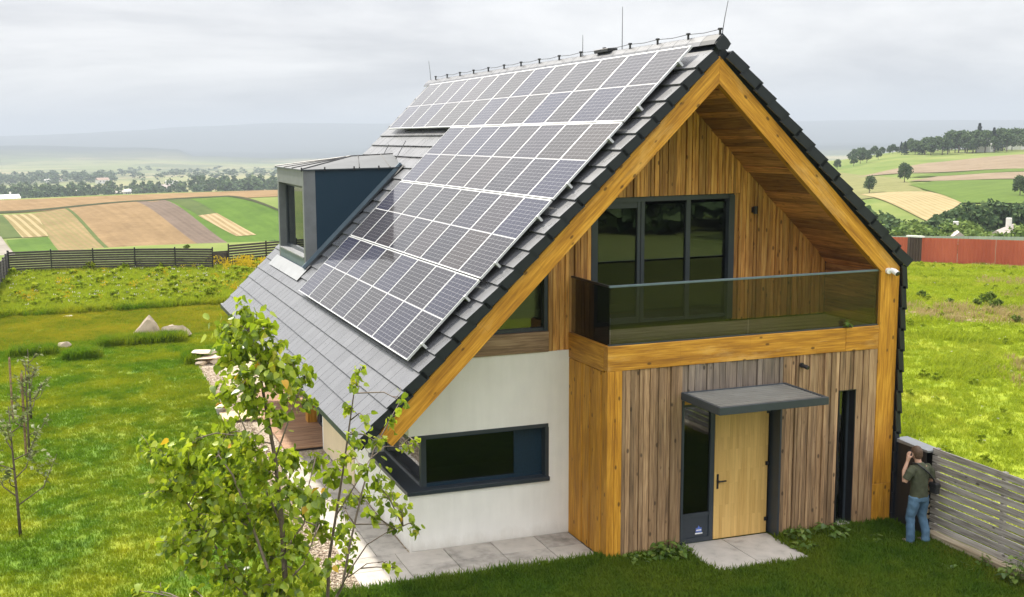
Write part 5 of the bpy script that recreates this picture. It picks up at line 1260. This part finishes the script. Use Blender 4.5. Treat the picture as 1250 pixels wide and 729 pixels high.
m_, t_, b_, N_, L_ = new_mat('denim'); n_ = noise_node(t_, 5, 5, 0.6, objc(t_), (1, 1, .4)); n2_ = noise_node(t_, 28, 4, 0.6, objc(t_))
L_(mixc(t_, mth(t_, 'MULTIPLY', n2_.outputs[0], .35), ramp(t_, n_.outputs[0], [(0.3, (0.025, 0.075, 0.15)), (0.7, (0.11, 0.21, 0.32))]), (0.16, 0.25, 0.34)), b_.inputs['Base Color']); b_.inputs['Roughness'].default_value = .9; bump(t_, b_, n_.outputs[0], .6, .03); M_denim = m_
PP = empty('person', (5.52, -1.03, 0.0), label='person in olive T-shirt and jeans phoning with back turned by the fence', cat='person'); PP.rotation_euler = (0, 0, R_(4))
bd = MB()
bd.ball((-.01, .085, 1.635), .098, 14, 10, (.82, 1.0, 1.18)).ball((-.01, .13, 1.585), .062, 10, 8, (1, 1, .8)).ball((-.015, .193, 1.625), .018, 6, 5)      # skull, jaw, nose
bd.ball((-.09, .075, 1.63), .022, 6, 5, (.5, .8, 1.3)).ball((.072, .075, 1.63), .022, 6, 5, (.5, .8, 1.3))
bd.tube([(0, .02, 1.42), (-.002, .045, 1.50), (-.005, .07, 1.58)], [.062, .056, .054], 12)
loft(bd, [(0, 0, .90, .15, .11), (0, 0, 1.02, .135, .10), (0, 0, 1.18, .14, .10), (0, .005, 1.32, .165, .11), (0, .01, 1.42, .15, .085), (0, .015, 1.46, .08, .06)])
for s_, (kx, ky), (fx, fy) in ((-1, (-.115, .05), (-.14, .02)), (1, (.115, .02), (.14, -.04))):
    bd.tube([(s_*.085, 0, .90), (kx, ky, .50), (fx, fy-.02, .10), (fx, fy-.01, .05)], [.078, .055, .04, .042], 10)
bd.tube([(-.16, .0, 1.40), (-.235, -.01, 1.33), (-.30, .03, 1.16)], [.055, .05, .042], 10).tube([(-.30, .03, 1.16), (-.25, .10, 1.33), (-.165, .115, 1.50)], [.044, .038, .027], 10)
bd.tube([(.16, 0, 1.40), (.225, -.01, 1.31), (.262, -.02, 1.13)], [.055, .05, .042], 10).tube([(.262, -.02, 1.13), (.262, .05, .99), (.235, .13, .90)], [.042, .036, .027], 10)
bd.tube([(-.165, .115, 1.50), (-.145, .118, 1.56), (-.135, .115, 1.595)], [.030, .040, .036], 10)             # left palm at the ear
for i, (a, b, c) in enumerate((((-.150, .150, 1.59), (-.125, .168, 1.625), (-.100, .160, 1.640)), ((-.150, .132, 1.605), (-.126, .150, 1.645), (-.100, .145, 1.660)), ((-.150, .112, 1.608), (-.128, .122, 1.655), (-.102, .120, 1.672)), ((-.148, .092, 1.600), (-.130, .095, 1.645), (-.106, .098, 1.662)))):
    bd.tube([a, b, c], [.0105, .0095, .008], 7)
bd.tube([(-.150, .088, 1.55), (-.128, .062, 1.585), (-.112, .070, 1.615)], [.012, .011, .009], 7)
bd.tube([(.235, .13, .90), (.228, .145, .855), (.222, .150, .825)], [.028, .038, .034], 10)                   # right hand, relaxed
for dx, l in ((-.022, .060), (-.007, .070), (.008, .066), (.022, .052)):
    bd.tube([(.224+dx*.3, .150+dx, .83), (.212+dx*.3, .156+dx, .83-l*.6), (.196+dx*.3, .152+dx, .83-l)], [.0105, .0095, .008], 7)
bd.tube([(.222, .172, .865), (.205, .190, .835), (.195, .192, .81)], [.012, .011, .009], 7)
bo = bd.build('body', M_skin, PP); remesh(bo, .007, 3)
hr = MB().ball((-.01, .070, 1.662), .104, 14, 10, (.84, 1.0, 1.06)).ball((-.01, .035, 1.62), .085, 12, 8, (.92, .8, 1.05))
hb = hr.build('hair', M_hair, PP); remesh(hb, .010, 2)
cut = hb.modifiers.new('rough', 'DISPLACE'); tx = bpy.data.textures.new('hair_noise', 'CLOUDS'); tx.noise_scale = .03; cut.texture = tx; cut.strength = .012
sh = MB()
loft(sh, [(0, -.005, .86, .178, .132), (0, -.005, .95, .172, .128), (0, -.005, 1.08, .165, .122), (0, 0, 1.20, .172, .122), (0, .002, 1.32, .192, .125), (0, .008, 1.40, .178, .108), (0, .018, 1.455, .105, .078), (0, .03, 1.485, .070, .066)])
sh.tube([(-.14, 0, 1.405), (-.235, -.01, 1.335), (-.285, .02, 1.215)], [.078, .074, .072], 12).tube([(.14, 0, 1.405), (.228, -.012, 1.315), (.255, -.018, 1.19)], [.078, .074, .072], 12)
so_ = sh.build('shirt', M_shirt, PP); remesh(so_, .012, 4)
d_ = so_.modifiers.new('folds', 'DISPLACE'); tx = bpy.data.textures.new('cloth_noise', 'CLOUDS'); tx.noise_scale = .11; d_.texture = tx; d_.strength = .028
tr_ = MB()
loft(tr_, [(0, -.005, .80, .165, .125), (0, -.008, .88, .172, .130), (0, -.005, .96, .160, .118)])
for s_, kx, ky, fx, fy in ((-1, -.120, .05, -.145, .02), (1, .120, .02, .145, -.04)):
    tr_.tube([(s_*.085, -.005, .88), (s_*.10, .0, .74), (kx, ky, .50), (fx*.97, fy-.015, .28), (fx, fy-.02, .06)], [.108, .100, .080, .073, .070], 12)
to_ = tr_.build('trousers', M_denim, PP); remesh(to_, .012, 4)
d_ = to_.modifiers.new('folds', 'DISPLACE'); d_.texture = tx; d_.strength = .03
for fx, fy in ((-.145, .02), (.145, -.04)):
    s2 = MB().ball((fx*1.03, fy+.045, .045), .058, 10, 8, (.85, 2.2, .8)).ball((fx, fy-.03, .06), .052, 10, 8, (.85, 1.1, .95)).build('shoe', M_shoe, PP); remesh(s2, .010, 3)
def pw(p):
    c, s_ = math.cos(R_(4)), math.sin(R_(4)); return Vector((5.52+p[0]*c-p[1]*s_, -1.03+p[0]*s_+p[1]*c, p[2]))
bag = empty('shoulder_bag', tuple(pw((.22, -.10, .95))), label='black shoulder bag hanging at the right hip of the person', cat='bag'); bag.rotation_euler = (0, 0, R_(4))
def loc_(p): return Vector(p)-Vector((.22, -.10, .95))
bmb = MB(); q0 = loc_((.19, -.20, .93)); q1 = loc_((.285, -.03, 1.12)); bmb.box(q0.x, q1.x, q0.y, q1.y, q0.z, q1.z); bgo = bmb.build('pouch', M_rubber, bag, bevel=.022)
f0 = loc_((.18, -.206, 1.03)); f1 = loc_((.293, -.024, 1.127)); MB().box(f0.x, f1.x, f0.y, f1.y, f0.z, f1.z).build('flap', M_black, bag, bevel=.018)
MB().tube([loc_(p) for p in ((.235, -.11, 1.10), (.175, -.145, 1.20), (.06, -.152, 1.32), (-.05, -.128, 1.42), (-.10, -.04, 1.485), (-.10, .06, 1.47), (-.02, .152, 1.33), (.12, .14, 1.16), (.215, .06, 1.06), (.245, -.02, 1.06))], .016, 6).build('strap', M_rubber, bag)
ph = empty('phone', tuple(pw((-.115, .12, 1.62))), label='black phone held to the left ear of the person', cat='phone'); ph.rotation_euler = (R_(-20), R_(8), R_(4))
MB().box(-.006, .006, -.036, .036, -.072, .072).build('case', M_rubber, ph, bevel=.004); MB().box(.0065, .0075, -.032, .032, -.066, .066).build('screen', M_black, ph)

# ================================================================== grass, weeds and flowers
def tuft(n, h, spread, width, m, seed, droop=0.5, name='tuft'):
    rg = random.Random(seed); V = []; F_ = []
    for i in range(n):
        w = rg.uniform(0, 6.28); r = spread*math.sqrt(rg.random()); b = Vector((r*math.cos(w), r*math.sin(w), 0)); hh = h*rg.uniform(.5, 1.15)
        a = rg.uniform(0, 6.28); d = Vector((math.cos(a), math.sin(a), 0))*hh*droop*rg.uniform(.2, 1); sd = Vector((-math.sin(a), math.cos(a), 0))*width*rg.uniform(.7, 1.3)
        k = len(V); V += [b-sd, b+sd, b+d*.35+Vector((0, 0, hh*.6))+sd*.8, b+d*.35+Vector((0, 0, hh*.6))-sd*.8, b+d+Vector((0, 0, hh))]
        F_ += [(k, k+1, k+2, k+3), (k+3, k+2, k+4)]
    return bpy.data.objects.new(name, mesh(name, V, F_, m))
def scatter(name, P, scl, src, label, cat):
    n = len(P); me = bpy.data.meshes.new(name); me.vertices.add(n); me.vertices.foreach_set('co', np.asarray(P, np.float32).ravel())
    a = me.attributes.new('scl', 'FLOAT', 'POINT'); a.data.foreach_set('value', np.asarray(scl, np.float32))
    a = me.attributes.new('rotz', 'FLOAT_VECTOR', 'POINT'); rz = np.zeros((n, 3), np.float32); rz[:, 2] = np.random.uniform(0, 6.28, n); rz[:, :2] = np.random.normal(0, .12, (n, 2)); a.data.foreach_set('vector', rz.ravel())
    o = link(name, me, label=label, cat=cat, kind='stuff')
    g = bpy.data.node_groups.new(name, 'GeometryNodeTree'); g.interface.new_socket('Geometry', in_out='INPUT', socket_type='NodeSocketGeometry'); g.interface.new_socket('Geometry', in_out='OUTPUT', socket_type='NodeSocketGeometry')
    gi = g.nodes.new('NodeGroupInput'); go = g.nodes.new('NodeGroupOutput'); ip = g.nodes.new('GeometryNodeInstanceOnPoints'); oi = g.nodes.new('GeometryNodeObjectInfo'); oi.inputs['Object'].default_value = src; oi.inputs['As Instance'].default_value = True
    def att(nm, ty):
        q = g.nodes.new('GeometryNodeInputNamedAttribute'); q.data_type = ty; q.inputs['Name'].default_value = nm; return q.outputs['Attribute']
    g.links.new(gi.outputs[0], ip.inputs['Points']); g.links.new(oi.outputs['Geometry'], ip.inputs['Instance'])
    e2r = g.nodes.new('FunctionNodeEulerToRotation'); g.links.new(att('rotz', 'FLOAT_VECTOR'), e2r.inputs[0]); g.links.new(e2r.outputs[0], ip.inputs['Rotation'])
    g.links.new(att('scl', 'FLOAT'), ip.inputs['Scale']); g.links.new(ip.outputs[0], go.inputs[0])
    md = o.modifiers.new('scatter', 'NODES'); md.node_group = g; return o
def pts_in(n, x0, x1, y0, y1, keep=None, seed=0):
    g = np.random.default_rng(seed); x = g.uniform(x0, x1, n); y = g.uniform(y0, y1, n)
    if keep is not None: k = keep(x, y); x, y = x[k], y[k]
    return np.stack([x, y, terr(x, y)], 1), g
def seen(x, y):
    """keep only what the camera (or a step to its side) can see"""
    dx, dy = x-CAM.x, y-CAM.y; az = np.degrees(np.arctan2(dx, dy)); dist = np.hypot(dx, dy)
    return (az > -8) & (az < 54) & (dist > 10)
# lawn left: fine mown grass, with longer rim
M_dlb = grass_mat('dry_lawn_blade', (0.16, 0.19, 0.010), (0.25, 0.255, 0.012), (0.36, 0.31, 0.02), blade=True)
t_l = tuft(22, 0.055, 0.10, 0.0045, M_lawnb, 1)
P, g = pts_in(75000, -15, 2.0, -3, 32.0, lambda x, y: seen(x, y) & ((x < -4.74) | (y > 20.2)), 1); s = g.uniform(.7, 1.3, len(P))*(1+0.02*(P[:, 1]+3).clip(0, 30)/2)
dryk = (P[:, 1] > 24.3+.5*np.sin(P[:, 0]*1.3)) & (g.uniform(0, 1, len(P)) < .8)
scatter('lawn_grass', P[~dryk], s[~dryk], t_l, 'short mown lawn grass left of the house', 'grass')
scatter('dry_lawn_grass', P[dryk], s[dryk], tuft(22, 0.055, 0.10, 0.0045, M_dlb, 21), 'yellowed strip of mown lawn behind the boulders', 'grass')
def hitslab(x, y): return seen(x, y) & ~((x > 1.45) & (x < 3.42) & (y > -1.06)) & ~((x < -0.02) & (y > 0.10)) & ~(y > 0.0)
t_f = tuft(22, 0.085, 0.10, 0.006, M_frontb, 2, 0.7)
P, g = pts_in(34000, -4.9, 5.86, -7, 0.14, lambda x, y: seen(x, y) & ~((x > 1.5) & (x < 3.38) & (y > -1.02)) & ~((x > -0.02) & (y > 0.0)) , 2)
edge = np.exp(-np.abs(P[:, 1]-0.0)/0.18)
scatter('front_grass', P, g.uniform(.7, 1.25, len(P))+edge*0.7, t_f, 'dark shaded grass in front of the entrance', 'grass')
M_litb = grass_mat('sunlit_edge_blade', (0.13, 0.17, 0.012), (0.22, 0.25, 0.02), (0.30, 0.28, 0.03), blade=True)  # yellower blade colours paint a sunlit strip beside the kerb
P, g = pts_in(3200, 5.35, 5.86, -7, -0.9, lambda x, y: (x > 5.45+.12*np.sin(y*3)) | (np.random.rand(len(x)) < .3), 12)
scatter('fence_side_grass', P, g.uniform(.6, 1.0, len(P)), tuft(20, 0.09, 0.09, 0.006, M_litb, 12, .7), 'grass strip coloured yellow-green as if sunlit along the kerb of the board fence', 'grass')
# meadow behind the lawn
t_m = tuft(26, 0.34, 0.16, 0.010, M_meadb, 3, 0.6)
P, g = pts_in(15000, -13, 7, 31.8, 47, seen, 3)
scatter('meadow_grass', P, g.uniform(.55, 1.25, len(P)), t_m, 'tall yellow-green meadow grass behind the lawn', 'grass')
cl_P, cl_d = broad_pts(np.random.default_rng(77), 170, .7, 9, 0.05); cl_V, cl_Q = leaf_quads(cl_P, cl_d, 0.10, np.random.default_rng(78))
M_mweed = leaf_mat('meadow_weed_leaf', [(0.2, (0.12, 0.20, 0.010)), (0.55, (0.27, 0.34, 0.018)), (0.9, (0.45, 0.44, 0.04))], 0.45, 0.2, 0.7, patch=0.8)
clump = bpy.data.objects.new('clump', npmesh('clump', cl_V, cl_Q, M_mweed))
P, g = pts_in(1300, -12.5, 7, 32.3, 46, seen, 41)
scatter('meadow_weeds', P, g.uniform(.16, .50, len(P))*(1+.6*(g.random(len(P)) < .12)), clump, 'leafy yellow-green weeds among the meadow grass', 'weeds')
P, g = pts_in(700, 8, 44, -2, 40, seen, 42)
scatter('field_weeds', P, g.uniform(.10, .32, len(P)), clump, 'low leafy weeds scattered in the right field', 'weeds')
# rim of longer dark grass and garden borders
t_r = tuft(40, 0.36, 0.20, 0.010, M_lawnb, 4, 0.7)
P, g = pts_in(600, -11.5, 2, 31.5, 32.4, lambda x, y: np.random.rand(len(x)) < (0.35+0.65*(np.sin(x*1.9)+np.sin(x*.7+1) > .2)), 4); P1 = P
P, g2 = pts_in(420, -7.6, -4.7, 23.35, 24.1, None, 5); P2_ = P
P, g3 = pts_in(140, -10.6, -9.2, 22.6, 23.2, None, 6); P3_ = P
P, g4 = pts_in(120, -8.8, -7.8, 21.35, 21.85, None, 7); P4_ = P
P, g5 = pts_in(200, -5.0, -4.3, 19.2, 20.4, lambda x, y: x < -4.6, 8); P5_ = P
PA = np.concatenate([P1, P2_, P3_, P4_, P5_]); scatter('border_grass', PA, np.concatenate([g.uniform(.5, 1.1, len(P1)), g.uniform(.7, 1.15, len(PA)-len(P1))]), t_r, 'long dark grass tufts in the garden borders', 'grass')
# field on the right
t_w = tuft(26, 0.20, 0.22, 0.011, M_meadb, 5, 0.8)
P, g = pts_in(70000, 6.15, 46, -3, 44, lambda x, y: seen(x, y) & (np.hypot(x-CAM.x, y-CAM.y) < 76), 9); n9 = mnoise
sc9 = g.uniform(.5, 1.2, len(P))*(0.7+0.5*(np.sin(P[:, 0]*.9+2*np.sin(P[:, 1]*.4))*np.sin(P[:, 1]*.8) > .45))
scatter('field_grass', P, sc9, t_w, 'rough sunlit grass of the field right of the house', 'grass')
M_dry2 = grass_mat('straw_blade', (0.28, 0.22, 0.08), (0.36, 0.28, 0.12), (0.40, 0.32, 0.16), blade=True)
P, g = pts_in(7000, 6.2, 45, -2, 43, lambda x, y: seen(x, y) & (np.sin(x*.55+1.1*np.sin(y*.31))*np.cos(y*.47+.8*np.sin(x*.23)) > .42), 10)
scatter('dry_grass', P, g.uniform(.6, 1.2, len(P)), tuft(24, 0.24, 0.22, 0.010, M_dry2, 13, .9), 'patches of dry straw-coloured grass in the right field', 'grass')
# flowers: goldenrod by the fence, scattered white and yellow heads
def flower(m, n, h, sz, seed, stem=M_meadb):
    rg = random.Random(seed); V = []; F_ = []
    for i in range(n):
        x, y, z = rg.gauss(0, .13), rg.gauss(0, .13), h*rg.uniform(.65, 1.1); s_ = sz*rg.uniform(.6, 1.3)
        for k in range(3):
            a = rg.uniform(0, 3.14); k0 = len(V); c, q = math.cos(a)*s_, math.sin(a)*s_; zz = z+rg.uniform(-s_, s_)
            V += [(x-c, y-q, zz-s_*.5), (x+c, y+q, zz-s_*.4), (x+c*.6, y+q*.6, zz+s_), (x-c*.6, y-q*.6, zz+s_*.8)]; F_.append((k0, k0+1, k0+2, k0+3))
    return bpy.data.objects.new('flower_head', mesh('flower_head', V, F_, m))
P, g = pts_in(220, -2, 6, 40, 44.2, lambda x, y: (x > 0.8-(y-40)*.5), 11); Pb, gb = pts_in(70, -11, 2, 33, 44, None, 14)
scatter('goldenrod', np.concatenate([P, Pb]), np.concatenate([g.uniform(.8, 1.2, len(P)), gb.uniform(.4, .95, len(Pb))]), flower(M_gold, 22, 0.66, 0.030, 1), 'yellow goldenrod flowers in the meadow by the far fence', 'flowers')
P, g = pts_in(260, -11.5, 4, 32.5, 45, None, 15); Pb, gb = pts_in(420, 8, 44, 0, 40, seen, 16)
scatter('white_flowers', np.concatenate([P, Pb]), np.concatenate([g.uniform(.7, 1.2, len(P)), gb.uniform(.25, .6, len(Pb))]), flower(M_flower, 4, 0.42, 0.018, 2), 'small white wild flowers dotted through the grass', 'flowers')
# weeds by the wall and in the shade
def weed(base, n, spread, h, label, ls=0.085, seed=0, cat='plant'):
    rg = random.Random(seed); t = empty('weed_plant', base, label=label, cat=cat); mb = MB(); b = Vector(base)
    for i in range(max(4, n//7)):
        w = rg.uniform(0, 6.28); r = spread*math.sqrt(rg.random()); e = b+Vector((r*math.cos(w), r*math.sin(w)*.7, h*rg.uniform(.5, 1.0))); mb.tube([b+Vector((r*.5*math.cos(w), r*.35*math.sin(w), 0)), e], [.006, .003], 4)
    kid(mb.build('stems', M_weed, None), t)
    for i in range(n):
        w = rg.uniform(0, 6.28); r = spread*math.sqrt(rg.random()); p = b+Vector((r*math.cos(w), r*math.sin(w)*.7, h*rg.uniform(.15, 1.0)*(1-.5*r/spread)))
        tip = Vector((math.cos(w)+rg.gauss(0, .5), math.sin(w)+rg.gauss(0, .5), rg.uniform(-.5, .3))).normalized(); nn = Vector((rg.gauss(0, .3), rg.gauss(0, .3), 1)); nn = (nn-tip*nn.dot(tip)).normalized(); s_ = ls*rg.uniform(.6, 1.25)
        o = link('leaf', WL[i % 2], t); o.matrix_local = Matrix.Translation(base).inverted() @ frame_mat(p, tip.cross(nn)*s_, tip*s_, nn*s_)
    return t
WL = [heart(M_weed, .2, .2), heart(M_weed, .4, .35)]
weed((1.12, -0.16, 0), 150, .38, .34, 'clump of ivy-like weed at the wall left of the door', .09, 1)
weed((0.55, -0.20, 0), 60, .32, .20, 'low weeds along the boards near the timber corner', .08, 2)
weed((3.72, -0.18, 0), 70, .26, .26, 'leafy weed at the wall right of the doorstep', .10, 3)
weed((4.35, -0.22, 0), 70, .34, .28, 'leafy weed below the boards left of the slit window', .10, 4)
weed((3.55, -0.62, 0), 36, .22, .15, 'broad-leaved weed at the corner of the doorstep', .11, 5)
weed((4.95, -0.75, 0), 30, .30, .12, 'low broad-leaved weed in the shaded grass', .10, 6)
weed((4.6, -1.55, 0), 26, .34, .10, 'small weed patch in the middle of the front grass', .09, 7)
weed((5.35, -2.2, 0), 26, .28, .12, 'small weed patch near the kerb', .09, 8)
weed((5.72, -2.95, 0), 70, .24, .55, 'upright leafy weed against the kerb at the lower right edge', .09, 9)
weed((5.80, -2.25, 0), 22, .12, .26, 'little weed growing at the kerb below the fence', .07, 10)
weed((-0.12, 0.12, 0), 30, .30, .12, 'low weeds at the foot of the timber corner', .07, 11)
weed((4.75, -0.02, 3.76), 16, .06, .17, 'small fern-like sprig growing on the balcony beam', .07, 12)
M_dirt = grass_mat('dry_soil', (0.20, 0.15, 0.08), (0.34, 0.26, 0.15), (0.42, 0.34, 0.22), s1=0.3)
def patch(name, cs_, seed):
    rg = random.Random(seed); V = []
    for (px, py) in cs_: p = px_on_z(px, py, 0); V.append((p.x+rg.uniform(-.2, .2), p.y+rg.uniform(-.2, .2), float(terr(p.x, p.y))+.035))
    return link(name, mesh(name, V, [tuple(range(len(V)))], M_dirt), kind='structure')
patch('bare_soil', [(1100, 383), (1130, 379), (1165, 382), (1200, 386), (1228, 389), (1262, 391), (1262, 397), (1225, 399), (1190, 394), (1150, 388), (1118, 388)], 1)
P, g = pts_in(1500, 18, 34, 12, 24, lambda x, y: seen(x, y) & (np.abs((x-25)*.72+(y-17.2)*.9) < 2.2), 31)
scatter('strip_grass', P, g.uniform(.8, 1.5, len(P)), tuft(26, 0.24, 0.22, 0.010, M_dry2, 23, .9), 'dry tall grass on the rough strip across the field', 'grass')
for i, (px, py, h, k) in enumerate(((1205, 372, .85, 'bush'), (1193, 374, .5, 'bush'), (1160, 371, .4, 'bush'), (1125, 365, .6, 'bush'), (1215, 378, .7, 'bush'), (1240, 395, .5, 'bush'))):
    p = px_on_z(px, py, 0); tree(0, 0, h*0.75, k, 'low green shrub, %s from the left of the dry strip in the field' % ordn[i], loc=(p.x, p.y, float(terr(p.x, p.y))), wide=1.1, name='field_shrub')
# pebbles over the gravel
P, g = pts_in(5200, -4.70, -4.26, 0.0, 18.5, None, 17); pb = MB().ball((0, 0, 0.3), 1, 6, 4, (1, .8, .55))
scatter('pebbles', P+np.array([0, 0, .012]), g.uniform(.014, .032, len(P)), bpy.data.objects.new('pebble', mesh('pebble', pb.v, pb.f, M_peb, True)), 'pale gravel pebbles of the path along the house', 'gravel')

# ================================================================== haze
hz = MB().box(-26000, 26000, -26000, 26000, -130, 170).build('haze', None, kind='stuff')
hz['label'] = 'pale damp air that fades the far hills'; hz['category'] = 'haze'
m = bpy.data.materials.new('haze'); m.use_nodes = True; t = m.node_tree; t.nodes.clear()
o = t.nodes.new('ShaderNodeOutputMaterial'); v = t.nodes.new('ShaderNodeVolumePrincipled'); v.inputs['Color'].default_value = (0.52, 0.58, 0.66, 1); v.inputs['Density'].default_value = 0.00028; v.inputs['Anisotropy'].default_value = 0.0
t.links.new(v.outputs[0], o.inputs['Volume']); hz.data.materials.clear(); hz.data.materials.append(m)
